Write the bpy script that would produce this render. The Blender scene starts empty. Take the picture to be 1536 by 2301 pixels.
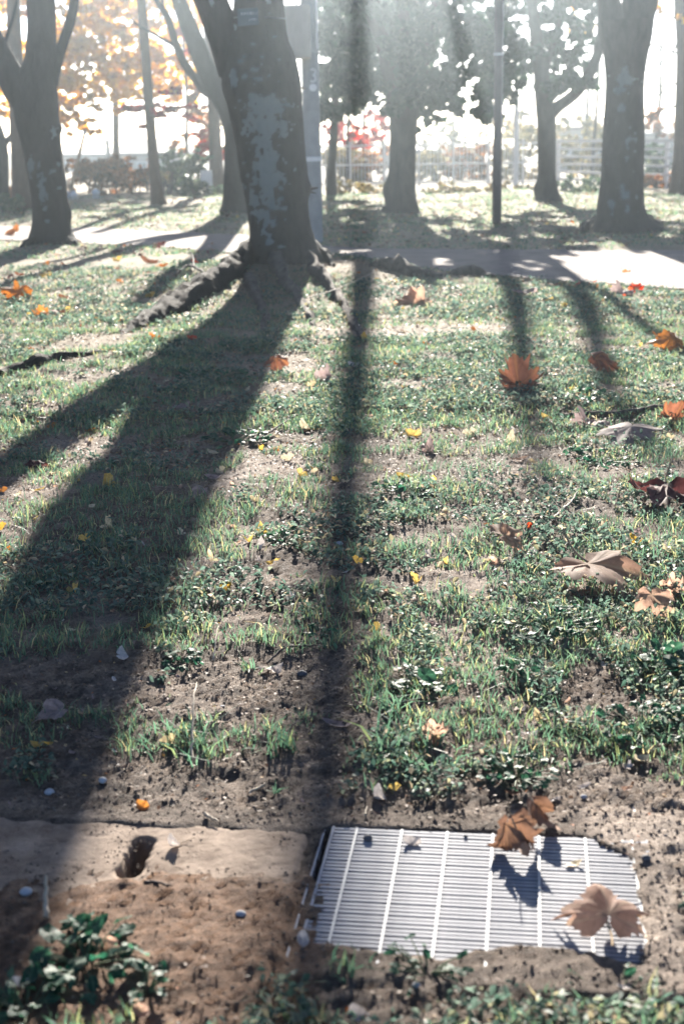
import bpy, math, random
import numpy as np
from mathutils import Vector, Matrix, Euler

rng = np.random.default_rng(7)
random.seed(7)
sc = bpy.context.scene
COL = sc.collection

# ------------------------------------------------------------------ camera
F, CX, CY, EYE = 3196.0, 768.0, 1150.5, 1.5
PITCH, ROLL = math.radians(14.9), math.radians(1.0)
cam_d = bpy.data.cameras.new('camera')
cam = bpy.data.objects.new('camera', cam_d)
COL.objects.link(cam)
cam_d.sensor_fit = 'VERTICAL'
cam_d.sensor_height = 36.0
cam_d.sensor_width = 24.0
cam_d.lens = 50.0
cam_d.clip_start = 0.05
cam_d.clip_end = 900
fwd = Vector((0, math.cos(PITCH), -math.sin(PITCH)))
upv = Vector((0, math.sin(PITCH), math.cos(PITCH)))
rgt = Vector((1, 0, 0))
cr, sr = math.cos(ROLL), math.sin(ROLL)
camR = rgt * cr - upv * sr
camU = rgt * sr + upv * cr
M = Matrix((camR, camU, -fwd)).transposed().to_4x4()
M.translation = Vector((0, 0, EYE))
cam.matrix_world = M
cam_d.dof.use_dof = True
cam_d.dof.focus_distance = 5.2
cam_d.dof.aperture_fstop = 3.4
cam_d.dof.aperture_blades = 6
sc.camera = cam

# ------------------------------------------------------------------ light
SUN_EL, SUN_AZ = math.radians(20.0), math.atan(0.020)     # azimuth: to the right of straight ahead
SUN_STRENGTH, SKY_STRENGTH, EXPOSURE = 5.0, 0.05, 2.2
w = bpy.data.worlds.new('World')
sc.world = w
w.use_nodes = True
nt = w.node_tree
nt.nodes.clear()
wo = nt.nodes.new('ShaderNodeOutputWorld')
bg = nt.nodes.new('ShaderNodeBackground')
sky = nt.nodes.new('ShaderNodeTexSky')
sky.sky_type = 'NISHITA'
sky.sun_disc = False
sky.sun_elevation = SUN_EL
sky.sun_rotation = SUN_AZ
sky.dust_density = 0.5
sky.air_density = 0.45
sky.ozone_density = 1.5
bg.inputs['Strength'].default_value = SKY_STRENGTH
nt.links.new(sky.outputs[0], bg.inputs[0])
nt.links.new(bg.outputs[0], wo.inputs[0])
sd = bpy.data.lights.new('sun', 'SUN')
sd.energy = SUN_STRENGTH
sd.angle = math.radians(0.5)
sd.color = (1.0, 0.925, 0.82)
sun = bpy.data.objects.new('sun', sd)
COL.objects.link(sun)
sdir = Vector((math.sin(SUN_AZ) * math.cos(SUN_EL), math.cos(SUN_AZ) * math.cos(SUN_EL), math.sin(SUN_EL)))
sun.rotation_euler = sdir.to_track_quat('Z', 'Y').to_euler()
sun.location = sdir * 60

vs = sc.view_settings
vs.view_transform = 'Standard'
vs.look = 'None'
vs.gamma = 1.0
vs.use_curve_mapping = False
vs.exposure = EXPOSURE
cy = sc.cycles
cy.use_denoising = True
cy.max_bounces = 6
cy.diffuse_bounces = 3
cy.glossy_bounces = 2
cy.transmission_bounces = 4
cy.transparent_max_bounces = 6
cy.volume_bounces = 0
cy.sample_clamp_indirect = 4.0
cy.use_adaptive_sampling = True
cy.adaptive_threshold = 0.02

# ------------------------------------------------------------------ photograph pixel -> place
def ray(x, y):
    a, b = (x - CX) / F, -(y - CY) / F
    a, b = a * cr + b * sr, -a * sr + b * cr
    return a, math.cos(PITCH) + b * math.sin(PITCH), -math.sin(PITCH) + b * math.cos(PITCH)
def ground(x, y, z=0.0):
    d = ray(x, y)
    t = (z - EYE) / d[2]
    return d[0] * t, d[1] * t
def at(x, y, Y):
    d = ray(x, y)
    t = Y / d[1]
    return Vector((d[0] * t, Y, EYE + d[2] * t))
def project(P):
    P = np.asarray(P) - np.array([0, 0, EYE])
    X = P @ np.array(camR); Yc = P @ np.array(camU); Z = P @ np.array(fwd)
    Z = np.maximum(Z, 1e-3)
    return CX + F * X / Z, CY - F * Yc / Z

# ------------------------------------------------------------------ noise
def _h(ix, iy, iz, seed):
    n = (ix.astype(np.int64) * 374761393 + iy.astype(np.int64) * 668265263 + iz.astype(np.int64) * 2147483647 + seed * 974634533) & 0xffffffff
    n = ((n ^ (n >> 13)) * 1274126177) & 0xffffffff
    n = n ^ (n >> 16)
    return (n & 0xffff) / 65535.0
def vnoise(x, y, z=0.0, seed=0):
    x = np.asarray(x, float); y = np.asarray(y, float); z = np.zeros_like(x) + z
    ix, iy, iz = np.floor(x), np.floor(y), np.floor(z)
    fx, fy, fz = x - ix, y - iy, z - iz
    fx, fy, fz = [f * f * (3 - 2 * f) for f in (fx, fy, fz)]
    r = 0
    for dx in (0, 1):
        for dy in (0, 1):
            for dz in (0, 1):
                wgt = (fx if dx else 1 - fx) * (fy if dy else 1 - fy) * (fz if dz else 1 - fz)
                r = r + wgt * _h(ix + dx, iy + dy, iz + dz, seed)
    return r
def fbm(x, y, z=0.0, octv=4, seed=0):
    a, s, t = 0.5, 0.0, 0.0
    x = np.asarray(x, float); y = np.asarray(y, float); z = np.asarray(z, float)
    for o in range(octv):
        s = s + a * vnoise(x * 2 ** o, y * 2 ** o, z * 2 ** o, seed + o * 17)
        t += a
        a *= 0.5
    return s / t
def sstep(a, b, x):
    t = np.clip((np.asarray(x, float) - a) / (b - a), 0, 1)
    return t * t * (3 - 2 * t)

# ------------------------------------------------------------------ mesh helpers
def np_mesh(name, V, faces, mats, smooth=True, attrs=None, midx=None):
    """V (n,3); faces (m,3) or (m,4) array"""
    me = bpy.data.meshes.new(name)
    V = np.asarray(V, dtype=np.float32)
    faces = np.asarray(faces, dtype=np.int32)
    m, k = faces.shape
    me.vertices.add(len(V))
    me.vertices.foreach_set('co', V.ravel())
    me.loops.add(m * k)
    me.loops.foreach_set('vertex_index', faces.ravel())
    me.polygons.add(m)
    me.polygons.foreach_set('loop_start', np.arange(0, m * k, k, dtype=np.int32))
    me.polygons.foreach_set('loop_total', np.full(m, k, dtype=np.int32))
    if smooth:
        me.polygons.foreach_set('use_smooth', np.ones(m, dtype=bool))
    for mt in (mats if isinstance(mats, (list, tuple)) else [mats]):
        me.materials.append(mt)
    if midx is not None:
        me.polygons.foreach_set('material_index', np.asarray(midx, dtype=np.int32))
    for an, av in (attrs or {}).items():
        a = me.attributes.new(an, 'FLOAT', 'POINT')
        a.data.foreach_set('value', np.asarray(av, dtype=np.float32))
    me.update(calc_edges=True)
    return me
class MB:
    def __init__(s):
        s.v, s.f, s.n, s.a = [], [], 0, []
    def add(s, V, Fq, tint=None):
        V = np.asarray(V, float)
        Fq = np.asarray(Fq, int)
        if Fq.shape[1] == 3:
            Fq = np.hstack([Fq, Fq[:, 2:3]])
        s.v.append(V); s.f.append(Fq + s.n); s.n += len(V)
        s.a.append(np.full(len(V), 0.5 if tint is None else tint))
    def box(s, c, size, rz=0.0, bev=0.0):
        x, y, z = [q / 2 for q in size]
        P = np.array([(-x, -y, -z), (x, -y, -z), (x, y, -z), (-x, y, -z), (-x, -y, z), (x, -y, z), (x, y, z), (-x, y, z)])
        ca, sa = math.cos(rz), math.sin(rz)
        P = np.stack([P[:, 0] * ca - P[:, 1] * sa, P[:, 0] * sa + P[:, 1] * ca, P[:, 2]], 1) + np.array(c)
        s.add(P, [(0, 3, 2, 1), (4, 5, 6, 7), (0, 1, 5, 4), (1, 2, 6, 5), (2, 3, 7, 6), (3, 0, 4, 7)])
    def tube(s, pts, rad, n=8, cap=True):
        V, Fq = tube_arrays(pts, rad, n)
        s.add(V, Fq)
        if cap:
            k = len(pts)
            for ring in (0, k - 1):
                c = V[ring * n:(ring + 1) * n]
                W = np.vstack([c, c.mean(0)])
                s.add(W, [(i, (i + 1) % n, n) if ring else ((i + 1) % n, i, n) for i in range(n)])
    def mesh(s, name, mats, smooth=True):
        V = np.vstack(s.v); Fq = np.vstack(s.f)
        me = bpy.data.meshes.new(name)
        fl = [tuple(q) if q[2] != q[3] else (q[0], q[1], q[2]) for q in Fq.tolist()]
        me.from_pydata(V.tolist(), [], fl)
        for mt in (mats if isinstance(mats, (list, tuple)) else [mats]):
            me.materials.append(mt)
        if smooth:
            me.polygons.foreach_set('use_smooth', np.ones(len(me.polygons), dtype=bool))
        me.update()
        return me
def tube_arrays(pts, rad, n, prof=None):
    P = np.asarray(pts, float)
    R = np.asarray(rad, float)
    T = np.gradient(P, axis=0)
    T /= np.linalg.norm(T, axis=1)[:, None] + 1e-9
    ref = np.array([0, 1, 0.0]) if abs(T[0][1]) < 0.9 else np.array([1.0, 0, 0])
    V = []
    for i in range(len(P)):
        x = np.cross(ref, T[i]); x /= np.linalg.norm(x) + 1e-9
        y = np.cross(T[i], x)
        ref = np.cross(T[i], x) * 1.0
        ref = y
        th = np.arange(n) / n * 2 * math.pi
        r = R[i] * (prof[i] if prof is not None else 1.0)
        V.append(P[i] + np.outer(np.cos(th) * r, x) + np.outer(np.sin(th) * r, y))
    V = np.vstack(V)
    k = len(P)
    i = np.arange(k - 1)[:, None] * n
    j = np.arange(n)[None, :]
    a = i + j; b = i + (j + 1) % n
    Fq = np.stack([a, b, b + n, a + n], -1).reshape(-1, 4)
    return V, Fq
def crom(pts, per=8):
    P = np.asarray(pts, float)
    if len(P) < 3:
        t = np.linspace(0, 1, per + 1)[:, None]
        return P[0] * (1 - t) + P[-1] * t
    Q = np.vstack([2 * P[0] - P[1], P, 2 * P[-1] - P[-2]])
    out = []
    for i in range(1, len(Q) - 2):
        p0, p1, p2, p3 = Q[i - 1], Q[i], Q[i + 1], Q[i + 2]
        for t in np.linspace(0, 1, per, endpoint=False):
            out.append(0.5 * ((2 * p1) + (-p0 + p2) * t + (2 * p0 - 5 * p1 + 4 * p2 - p3) * t * t + (-p0 + 3 * p1 - 3 * p2 + p3) * t ** 3))
    out.append(P[-1])
    return np.array(out)
def link(name, me, parent=None):
    o = bpy.data.objects.new(name, me)
    COL.objects.link(o)
    if parent is not None:
        o.parent = parent
    return o
def tag(o, label, cat, group=None, kind=None):
    if label: o['label'] = label
    if cat: o['category'] = cat
    if group: o['group'] = group
    if kind: o['kind'] = kind
    return o
def thing(name, label, cat, loc=(0, 0, 0), rz=0.0, group=None):
    o = bpy.data.objects.new(name, None)
    COL.objects.link(o)
    o.location = loc
    o.rotation_euler = (0, 0, rz)
    o.empty_display_size = 0.1
    return tag(o, label, cat, group)
def rel(me, loc):
    """shift a mesh built in world space so that its object can hang under a thing at loc"""
    me.transform(Matrix.Translation(-Vector(loc)))
    return me

# ------------------------------------------------------------------ materials
def newmat(name):
    m = bpy.data.materials.new(name)
    m.use_nodes = True
    m.node_tree.nodes.clear()
    return m, m.node_tree
def N(t, typ, **kw):
    n = t.nodes.new(typ)
    for k, v in kw.items():
        if k in n.inputs: n.inputs[k].default_value = v
        else: setattr(n, k, v)
    return n
def ramp(t, stops):
    r = t.nodes.new('ShaderNodeValToRGB')
    el = r.color_ramp.elements
    while len(el) < len(stops): el.new(0.5)
    for e, (p, c) in zip(el, stops):
        e.position = p
        e.color = (*c, 1)
    return r
def surface(name, c1, c2, scale=8.0, rough=0.85, bump=0.3, bscale=None, spec=0.25, metal=0.0, detail=6.0, dist=0.01, mid=(0.35, 0.65)):
    m, t = newmat(name)
    out = N(t, 'ShaderNodeOutputMaterial'); p = N(t, 'ShaderNodeBsdfPrincipled')
    co = N(t, 'ShaderNodeTexCoord')
    nz = N(t, 'ShaderNodeTexNoise', Scale=scale, Detail=detail, Roughness=0.65)
    t.links.new(co.outputs['Object'], nz.inputs['Vector'])
    r = ramp(t, [(mid[0], c1), (mid[1], c2)])
    t.links.new(nz.outputs['Fac'], r.inputs[0])
    t.links.new(r.outputs[0], p.inputs['Base Color'])
    p.inputs['Roughness'].default_value = rough
    p.inputs['Specular IOR Level'].default_value = spec
    p.inputs['Metallic'].default_value = metal
    if bump:
        nb = N(t, 'ShaderNodeTexNoise', Scale=bscale or scale * 4, Detail=6.0, Roughness=0.7)
        t.links.new(co.outputs['Object'], nb.inputs['Vector'])
        b = N(t, 'ShaderNodeBump', Strength=bump, Distance=dist)
        t.links.new(nb.outputs['Fac'], b.inputs['Height'])
        t.links.new(b.outputs[0], p.inputs['Normal'])
    t.links.new(p.outputs[0], out.inputs[0])
    return m
def leafmat(name, stops, trans=0.45, tcol=1.6, rough=0.45, spec=0.4, vein=None, per='attr'):
    """leaf: reflecting side plus light that comes through; colour varied per leaf"""
    m, t = newmat(name)
    out = N(t, 'ShaderNodeOutputMaterial'); p = N(t, 'ShaderNodeBsdfPrincipled'); tr = N(t, 'ShaderNodeBsdfTranslucent')
    mx = N(t, 'ShaderNodeMixShader')
    if per == 'attr':
        a = N(t, 'ShaderNodeAttribute', attribute_name='tint'); src = a.outputs['Fac']
    else:
        a = N(t, 'ShaderNodeObjectInfo'); src = a.outputs['Random']
    r = ramp(t, stops)
    t.links.new(src, r.inputs[0])
    col = r.outputs[0]
    if per != 'attr':
        co = N(t, 'ShaderNodeTexCoord')
        nz = N(t, 'ShaderNodeTexNoise', Scale=5.0, Detail=5.0, Roughness=0.7)
        t.links.new(co.outputs['Object'], nz.inputs['Vector'])
        mr = N(t, 'ShaderNodeMapRange'); mr.inputs[1].default_value = 0.3; mr.inputs[2].default_value = 0.7; mr.inputs[3].default_value = 0.55; mr.inputs[4].default_value = 1.25
        t.links.new(nz.outputs['Fac'], mr.inputs[0])
        mm = N(t, 'ShaderNodeMix', data_type='RGBA', blend_type='MULTIPLY'); mm.inputs[0].default_value = 1.0
        t.links.new(col, mm.inputs[6]); t.links.new(mr.outputs[0], mm.inputs[7])
        col = mm.outputs[2]
        if vein:
            av = N(t, 'ShaderNodeAttribute', attribute_name='vein')
            mv = N(t, 'ShaderNodeMix', data_type='RGBA')
            mv.inputs[7].default_value = (*vein, 1)
            t.links.new(av.outputs['Fac'], mv.inputs[0]); t.links.new(col, mv.inputs[6])
            col = mv.outputs[2]
    t.links.new(col, p.inputs['Base Color'])
    hs = N(t, 'ShaderNodeHueSaturation', Saturation=1.15, Value=tcol)
    t.links.new(col, hs.inputs['Color'])
    t.links.new(hs.outputs[0], tr.inputs['Color'])
    p.inputs['Roughness'].default_value = rough
    p.inputs['Specular IOR Level'].default_value = spec
    mx.inputs[0].default_value = trans
    t.links.new(p.outputs[0], mx.inputs[1]); t.links.new(tr.outputs[0], mx.inputs[2])
    t.links.new(mx.outputs[0], out.inputs[0])
    return m
def barkmat(name, c1, c2, lichen=(0.23, 0.275, 0.275)):
    m, t = newmat(name)
    out = N(t, 'ShaderNodeOutputMaterial'); p = N(t, 'ShaderNodeBsdfPrincipled')
    co = N(t, 'ShaderNodeTexCoord')
    mp = N(t, 'ShaderNodeMapping'); mp.inputs['Scale'].default_value = (1, 1, 0.35)
    t.links.new(co.outputs['Object'], mp.inputs[0])
    nz = N(t, 'ShaderNodeTexNoise', Scale=9.0, Detail=8.0, Roughness=0.7)
    t.links.new(mp.outputs[0], nz.inputs['Vector'])
    r = ramp(t, [(0.3, c1), (0.7, c2)])
    t.links.new(nz.outputs['Fac'], r.inputs[0])
    a = N(t, 'ShaderNodeAttribute', attribute_name='lichen')
    n2 = N(t, 'ShaderNodeTexNoise', Scale=55.0, Detail=4.0)
    t.links.new(co.outputs['Object'], n2.inputs['Vector'])
    ad = N(t, 'ShaderNodeMath', operation='MULTIPLY_ADD'); ad.inputs[1].default_value = 1.1; ad.inputs[2].default_value = -0.62
    t.links.new(n2.outputs['Fac'], ad.inputs[0])
    ad2 = N(t, 'ShaderNodeMath', operation='ADD')
    t.links.new(ad.outputs[0], ad2.inputs[0]); t.links.new(a.outputs['Fac'], ad2.inputs[1])
    mr = N(t, 'ShaderNodeMapRange'); mr.inputs[1].default_value = 0.30; mr.inputs[2].default_value = 0.75
    t.links.new(ad2.outputs[0], mr.inputs[0])
    mx = N(t, 'ShaderNodeMix', data_type='RGBA'); mx.inputs[7].default_value = (*lichen, 1)
    t.links.new(mr.outputs[0], mx.inputs[0]); t.links.new(r.outputs[0], mx.inputs[6])
    t.links.new(mx.outputs[2], p.inputs['Base Color'])
    p.inputs['Roughness'].default_value = 0.85
    p.inputs['Specular IOR Level'].default_value = 0.2
    nb = N(t, 'ShaderNodeTexNoise', Scale=26.0, Detail=8.0, Roughness=0.75)
    t.links.new(mp.outputs[0], nb.inputs['Vector'])
    b = N(t, 'ShaderNodeBump', Strength=1.0, Distance=0.06)
    t.links.new(nb.outputs['Fac'], b.inputs['Height']); t.links.new(b.outputs[0], p.inputs['Normal'])
    t.links.new(p.outputs[0], out.inputs[0])
    return m

MAT = {}
MAT['bark'] = barkmat('cherry_bark', (0.028, 0.026, 0.026), (0.085, 0.075, 0.068))
MAT['bark_dehazed'] = barkmat('dehazed_cherry_bark', (0.012, 0.012, 0.013), (0.04, 0.037, 0.036), lichen=(0.16, 0.205, 0.215))  # cherry bark and lichen darkened to offset the veil over the left trees
MAT['bark_brown'] = barkmat('brown_bark', (0.05, 0.024, 0.015), (0.12, 0.06, 0.034))
MAT['bark_far'] = barkmat('grey_bark', (0.04, 0.038, 0.036), (0.10, 0.09, 0.08))
MAT['root_shaded'] = barkmat('shaded_root_bark', (0.018, 0.016, 0.015), (0.05, 0.044, 0.04))  # root bark darkened to carry the shade on its near side
MAT['root'] = surface('root_bark', (0.05, 0.042, 0.036), (0.14, 0.115, 0.095), 14, 0.9, 0.8, 40, dist=0.02)
MAT['concrete'] = surface('concrete', (0.125, 0.085, 0.06), (0.31, 0.24, 0.185), 8, 0.9, 0.6, 60, dist=0.006)
MAT['path'] = surface('path_surface', (0.155, 0.125, 0.112), (0.23, 0.19, 0.172), 3, 0.92, 0.2, 60)
MAT['steel'] = surface('galvanised_steel', (0.20, 0.21, 0.24), (0.32, 0.325, 0.35), 9, 0.7, 0.12, 90, metal=0.0, spec=0.15, dist=0.002)
MAT['pit'] = surface('pit_concrete', (0.03, 0.032, 0.035), (0.06, 0.06, 0.06), 9, 0.95, 0.2)
MAT['pole'] = surface('pole_concrete', (0.24, 0.25, 0.25), (0.33, 0.34, 0.34), 4, 0.85, 0.1, 40)
MAT['boxpaint'] = surface('beige_paint', (0.42, 0.38, 0.31), (0.52, 0.47, 0.40), 3, 0.6, 0.05)
MAT['white'] = surface('white_paint', (0.68, 0.68, 0.67), (0.80, 0.79, 0.77), 3, 0.6, 0.05)
MAT['metal_dark'] = surface('brown_pole_paint', (0.055, 0.04, 0.038), (0.085, 0.06, 0.055), 5, 0.45, 0.05, spec=0.5)
MAT['metal_grey'] = surface('grey_metal', (0.25, 0.26, 0.27), (0.42, 0.43, 0.44), 6, 0.4, 0.05, metal=0.6)
MAT['signplate'] = surface('blue_grey_plate', (0.055, 0.085, 0.10), (0.08, 0.115, 0.13), 6, 0.5, 0.05)
MAT['letter'] = surface('pale_lettering', (0.55, 0.60, 0.62), (0.65, 0.70, 0.72), 30, 0.6, 0)
MAT['stone'] = surface('stone', (0.28, 0.29, 0.31), (0.50, 0.51, 0.53), 30, 0.8, 0.3, 60)
MAT['darkstone'] = surface('dark_stone', (0.05, 0.055, 0.065), (0.11, 0.11, 0.12), 30, 0.7, 0.3, 60)
MAT['wall'] = surface('house_wall', (0.52, 0.50, 0.47), (0.60, 0.58, 0.55), 2, 0.85, 0.05)
MAT['roof'] = surface('roof_tile', (0.16, 0.15, 0.15), (0.22, 0.21, 0.21), 6, 0.7, 0.3)
MAT['roofbrown'] = surface('brown_roof', (0.19, 0.12, 0.09), (0.26, 0.17, 0.13), 6, 0.7, 0.3)
MAT['glass'] = surface('window_glass', (0.06, 0.08, 0.10), (0.10, 0.12, 0.14), 1, 0.1, 0, spec=0.6)
MAT['twig'] = surface('twig_bark', (0.05, 0.04, 0.035), (0.13, 0.10, 0.08), 40, 0.85, 0.4, 120)
MAT['straw'] = surface('dry_straw', (0.30, 0.24, 0.17), (0.48, 0.40, 0.30), 40, 0.7, 0.1)
MAT['bamboo'] = surface('prop_pole', (0.26, 0.14, 0.06), (0.36, 0.21, 0.10), 8, 0.6, 0.1)
MAT['bluething'] = surface('blue_paint', (0.05, 0.14, 0.30), (0.08, 0.18, 0.36), 8, 0.5, 0)
MAT['grass'] = leafmat('grass_blades', [(0.0, (0.045, 0.088, 0.06)), (0.5, (0.085, 0.14, 0.095)), (0.8, (0.16, 0.19, 0.09)), (1.0, (0.34, 0.29, 0.18))], 0.5, 2.0, 0.5, 0.3)
MAT['weed'] = leafmat('weed_leaves', [(0.0, (0.04, 0.072, 0.056)), (0.45, (0.078, 0.115, 0.094)), (0.62, (0.13, 0.16, 0.13)), (0.76, (0.19, 0.20, 0.13)), (0.88, (0.22, 0.175, 0.12)), (1.0, (0.36, 0.31, 0.23))], 0.5, 1.9, 0.55, 0.25)
MAT['weedleaf'] = leafmat('weed_plant_leaf', [(0.0, (0.014, 0.06, 0.038)), (1.0, (0.045, 0.105, 0.065))], 0.42, 1.8, 0.55, 0.22, vein=(0.08, 0.16, 0.10), per='obj')
MAT['litter'] = leafmat('leaf_litter', [(0.0, (0.05, 0.035, 0.025)), (0.4, (0.16, 0.10, 0.07)), (0.75, (0.30, 0.23, 0.18)), (0.92, (0.45, 0.32, 0.14)), (1.0, (0.40, 0.14, 0.05))], 0.3, 1.4, 0.6, 0.2)
MAT['crumb'] = surface('soil_crumb', (0.07, 0.055, 0.045), (0.24, 0.195, 0.155), 35, 0.95, 0.4, 80)
MAT['tan'] = leafmat('tan_leaf', [(0.0, (0.34, 0.225, 0.175)), (1.0, (0.45, 0.315, 0.25))], 0.52, 1.6, 0.7, 0.15, vein=(0.42, 0.32, 0.24), per='obj')
MAT['brown'] = leafmat('brown_leaf', [(0.0, (0.20, 0.115, 0.075)), (1.0, (0.25, 0.15, 0.105))], 0.2, 1.5, 0.7, 0.15, vein=(0.36, 0.22, 0.14), per='obj')
MAT['rust'] = leafmat('rust_leaf', [(0.0, (0.19, 0.085, 0.055)), (1.0, (0.26, 0.12, 0.08))], 0.30, 1.7, 0.7, 0.15, vein=(0.34, 0.17, 0.09), per='obj')
MAT['maroon'] = leafmat('maroon_leaf', [(0.0, (0.085, 0.035, 0.035)), (1.0, (0.13, 0.05, 0.045))], 0.30, 1.9, 0.7, 0.15, vein=(0.22, 0.10, 0.08), per='obj')
MAT['mauve'] = leafmat('mauve_leaf', [(0.0, (0.29, 0.22, 0.21)), (1.0, (0.38, 0.295, 0.28))], 0.38, 1.4, 0.7, 0.15, vein=(0.36, 0.29, 0.28), per='obj')
MAT['yellow'] = leafmat('ginkgo_leaf', [(0.0, (0.48, 0.32, 0.10)), (1.0, (0.58, 0.44, 0.19))], 0.42, 1.35, 0.5, 0.3, vein=(0.62, 0.46, 0.16), per='obj')
MAT['cream'] = leafmat('cream_leaf', [(0.0, (0.56, 0.45, 0.28)), (1.0, (0.62, 0.54, 0.40))], 0.35, 1.3, 0.5, 0.3, vein=(0.64, 0.56, 0.42), per='obj')
MAT['pale'] = leafmat('pale_leaf', [(0.0, (0.52, 0.46, 0.42)), (1.0, (0.62, 0.57, 0.53))], 0.25, 1.3, 0.5, 0.3, vein=(0.64, 0.58, 0.52), per='obj')
MAT['orange'] = leafmat('orange_leaf', [(0.0, (0.40, 0.16, 0.06)), (1.0, (0.50, 0.24, 0.10))], 0.38, 1.5, 0.5, 0.3, vein=(0.5, 0.25, 0.1), per='obj')
MAT['red'] = leafmat('red_leaf', [(0.0, (0.36, 0.05, 0.035)), (1.0, (0.46, 0.09, 0.05))], 0.45, 1.8, 0.5, 0.3, vein=(0.5, 0.2, 0.12), per='obj')
MAT['petiole'] = surface('petiole', (0.24, 0.17, 0.10), (0.34, 0.26, 0.17), 30, 0.8, 0, spec=0.1)
MAT['dark_crown'] = leafmat('dark_evergreen_leaves', [(0.0, (0.018, 0.04, 0.026)), (1.0, (0.045, 0.085, 0.05))], 0.22, 1.6, 0.45, 0.4)
MAT['yellow_crown'] = leafmat('yellow_crown_leaves', [(0.0, (0.42, 0.21, 0.02)), (0.6, (0.56, 0.32, 0.035)), (1.0, (0.62, 0.42, 0.09))], 0.75, 1.3, 0.6, 0.2)
MAT['red_crown'] = leafmat('red_crown_leaves', [(0.0, (0.22, 0.03, 0.03)), (0.6, (0.36, 0.05, 0.045)), (1.0, (0.46, 0.12, 0.06))], 0.5, 1.6, 0.6, 0.2)
MAT['shaded_red_crown'] = leafmat('shaded_red_leaves', [(0.0, (0.09, 0.02, 0.024)), (1.0, (0.18, 0.035, 0.035))], 0.4, 1.6, 0.6, 0.2)  # red maple leaves with their shade put into the colour
MAT['azalea'] = leafmat('autumn_shrub_leaves', [(0.0, (0.09, 0.07, 0.035)), (0.4, (0.20, 0.11, 0.05)), (0.75, (0.34, 0.14, 0.06)), (1.0, (0.42, 0.20, 0.09))], 0.4, 1.5, 0.6, 0.2)
MAT['shrub'] = leafmat('green_shrub_leaves', [(0.0, (0.03, 0.06, 0.035)), (0.7, (0.07, 0.11, 0.06)), (1.0, (0.22, 0.24, 0.12))], 0.35, 1.6, 0.45, 0.4)
MAT['hedge'] = leafmat('pale_hedge_leaves', [(0.0, (0.12, 0.13, 0.07)), (0.6, (0.26, 0.22, 0.12)), (1.0, (0.38, 0.28, 0.15))], 0.4, 1.4, 0.6, 0.2)

# ground: soil with drier and rustier patches (attributes) and thatch grain
m, t = newmat('park_soil')
MAT['soil'] = m
out = N(t, 'ShaderNodeOutputMaterial'); p = N(t, 'ShaderNodeBsdfPrincipled')
co = N(t, 'ShaderNodeTexCoord')
nz = N(t, 'ShaderNodeTexNoise', Scale=7.0, Detail=10.0, Roughness=0.8)
t.links.new(co.outputs['Object'], nz.inputs['Vector'])
r0 = ramp(t, [(0.34, (0.055, 0.041, 0.033)), (0.50, (0.135, 0.102, 0.08)), (0.64, (0.28, 0.222, 0.178))])
t.links.new(nz.outputs['Fac'], r0.inputs[0])
n2 = N(t, 'ShaderNodeTexNoise', Scale=70.0, Detail=5.0, Roughness=0.7)
t.links.new(co.outputs['Object'], n2.inputs['Vector'])
mr = N(t, 'ShaderNodeMapRange'); mr.inputs[1].default_value = 0.3; mr.inputs[2].default_value = 0.7; mr.inputs[3].default_value = 0.6; mr.inputs[4].default_value = 1.45
t.links.new(n2.outputs['Fac'], mr.inputs[0])
col = r0.outputs[0]
for an, c in (('rust', (0.20, 0.115, 0.07)), ('dry', (0.38, 0.31, 0.255)), ('thatch', (0.27, 0.225, 0.15))):
    a = N(t, 'ShaderNodeAttribute', attribute_name=an)
    mx = N(t, 'ShaderNodeMix', data_type='RGBA'); mx.inputs[7].default_value = (*c, 1)
    t.links.new(a.outputs['Fac'], mx.inputs[0]); t.links.new(col, mx.inputs[6])
    col = mx.outputs[2]
mm = N(t, 'ShaderNodeMix', data_type='RGBA', blend_type='MULTIPLY'); mm.inputs[0].default_value = 1.0
t.links.new(col, mm.inputs[6]); t.links.new(mr.outputs[0], mm.inputs[7])
t.links.new(mm.outputs[2], p.inputs['Base Color'])
p.inputs['Roughness'].default_value = 0.9
p.inputs['Specular IOR Level'].default_value = 0.25
nb = N(t, 'ShaderNodeTexNoise', Scale=120.0, Detail=6.0, Roughness=0.75)
t.links.new(co.outputs['Object'], nb.inputs['Vector'])
b = N(t, 'ShaderNodeBump', Strength=0.9, Distance=0.02)
t.links.new(nb.outputs['Fac'], b.inputs['Height']); t.links.new(b.outputs[0], p.inputs['Normal'])
t.links.new(p.outputs[0], out.inputs[0])

# ------------------------------------------------------------------ the ground
GO = np.array(ground(803, 1862))                        # back end of the first cross bar of the grating
GR = math.radians(7.6)
GU = np.array([math.cos(GR), -math.sin(GR)])
GV = np.array([math.sin(GR), math.cos(GR)])
def guv(x, y):
    dx, dy = x - GO[0], y - GO[1]
    return dx * GU[0] + dy * GU[1], dx * GV[0] + dy * GV[1]
def gxy(u, v):
    return GO[0] + u * GU[0] + v * GV[0], GO[1] + u * GU[1] + v * GV[1]
SLOT0 = np.array(guv(*ground(322, 1893))); SLOTD = np.array(guv(*ground(290, 1958))) - SLOT0
MAIN = ground(640, 622)
near_edge = np.array([ground(1900, 668), ground(1536, 648), ground(1200, 625), ground(1000, 610), ground(800, 598), ground(600, 572), ground(400, 557), ground(200, 546), ground(-200, 532), ground(-900, 515)])
far_edge = np.array([ground(1900, 568), ground(1536, 564), ground(1100, 560), ground(900, 558), ground(740, 554), ground(650, 545), ground(550, 528), ground(200, 512), ground(-200, 503), ground(-900, 490)])
def path_d(x, y):
    """> 0 inside the path: distance to its nearer edge along y"""
    yn = np.interp(x, near_edge[::-1, 0], near_edge[::-1, 1])
    yf = np.interp(x, far_edge[::-1, 0], far_edge[::-1, 1])
    return np.minimum(y - yn, yf - y)
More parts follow.
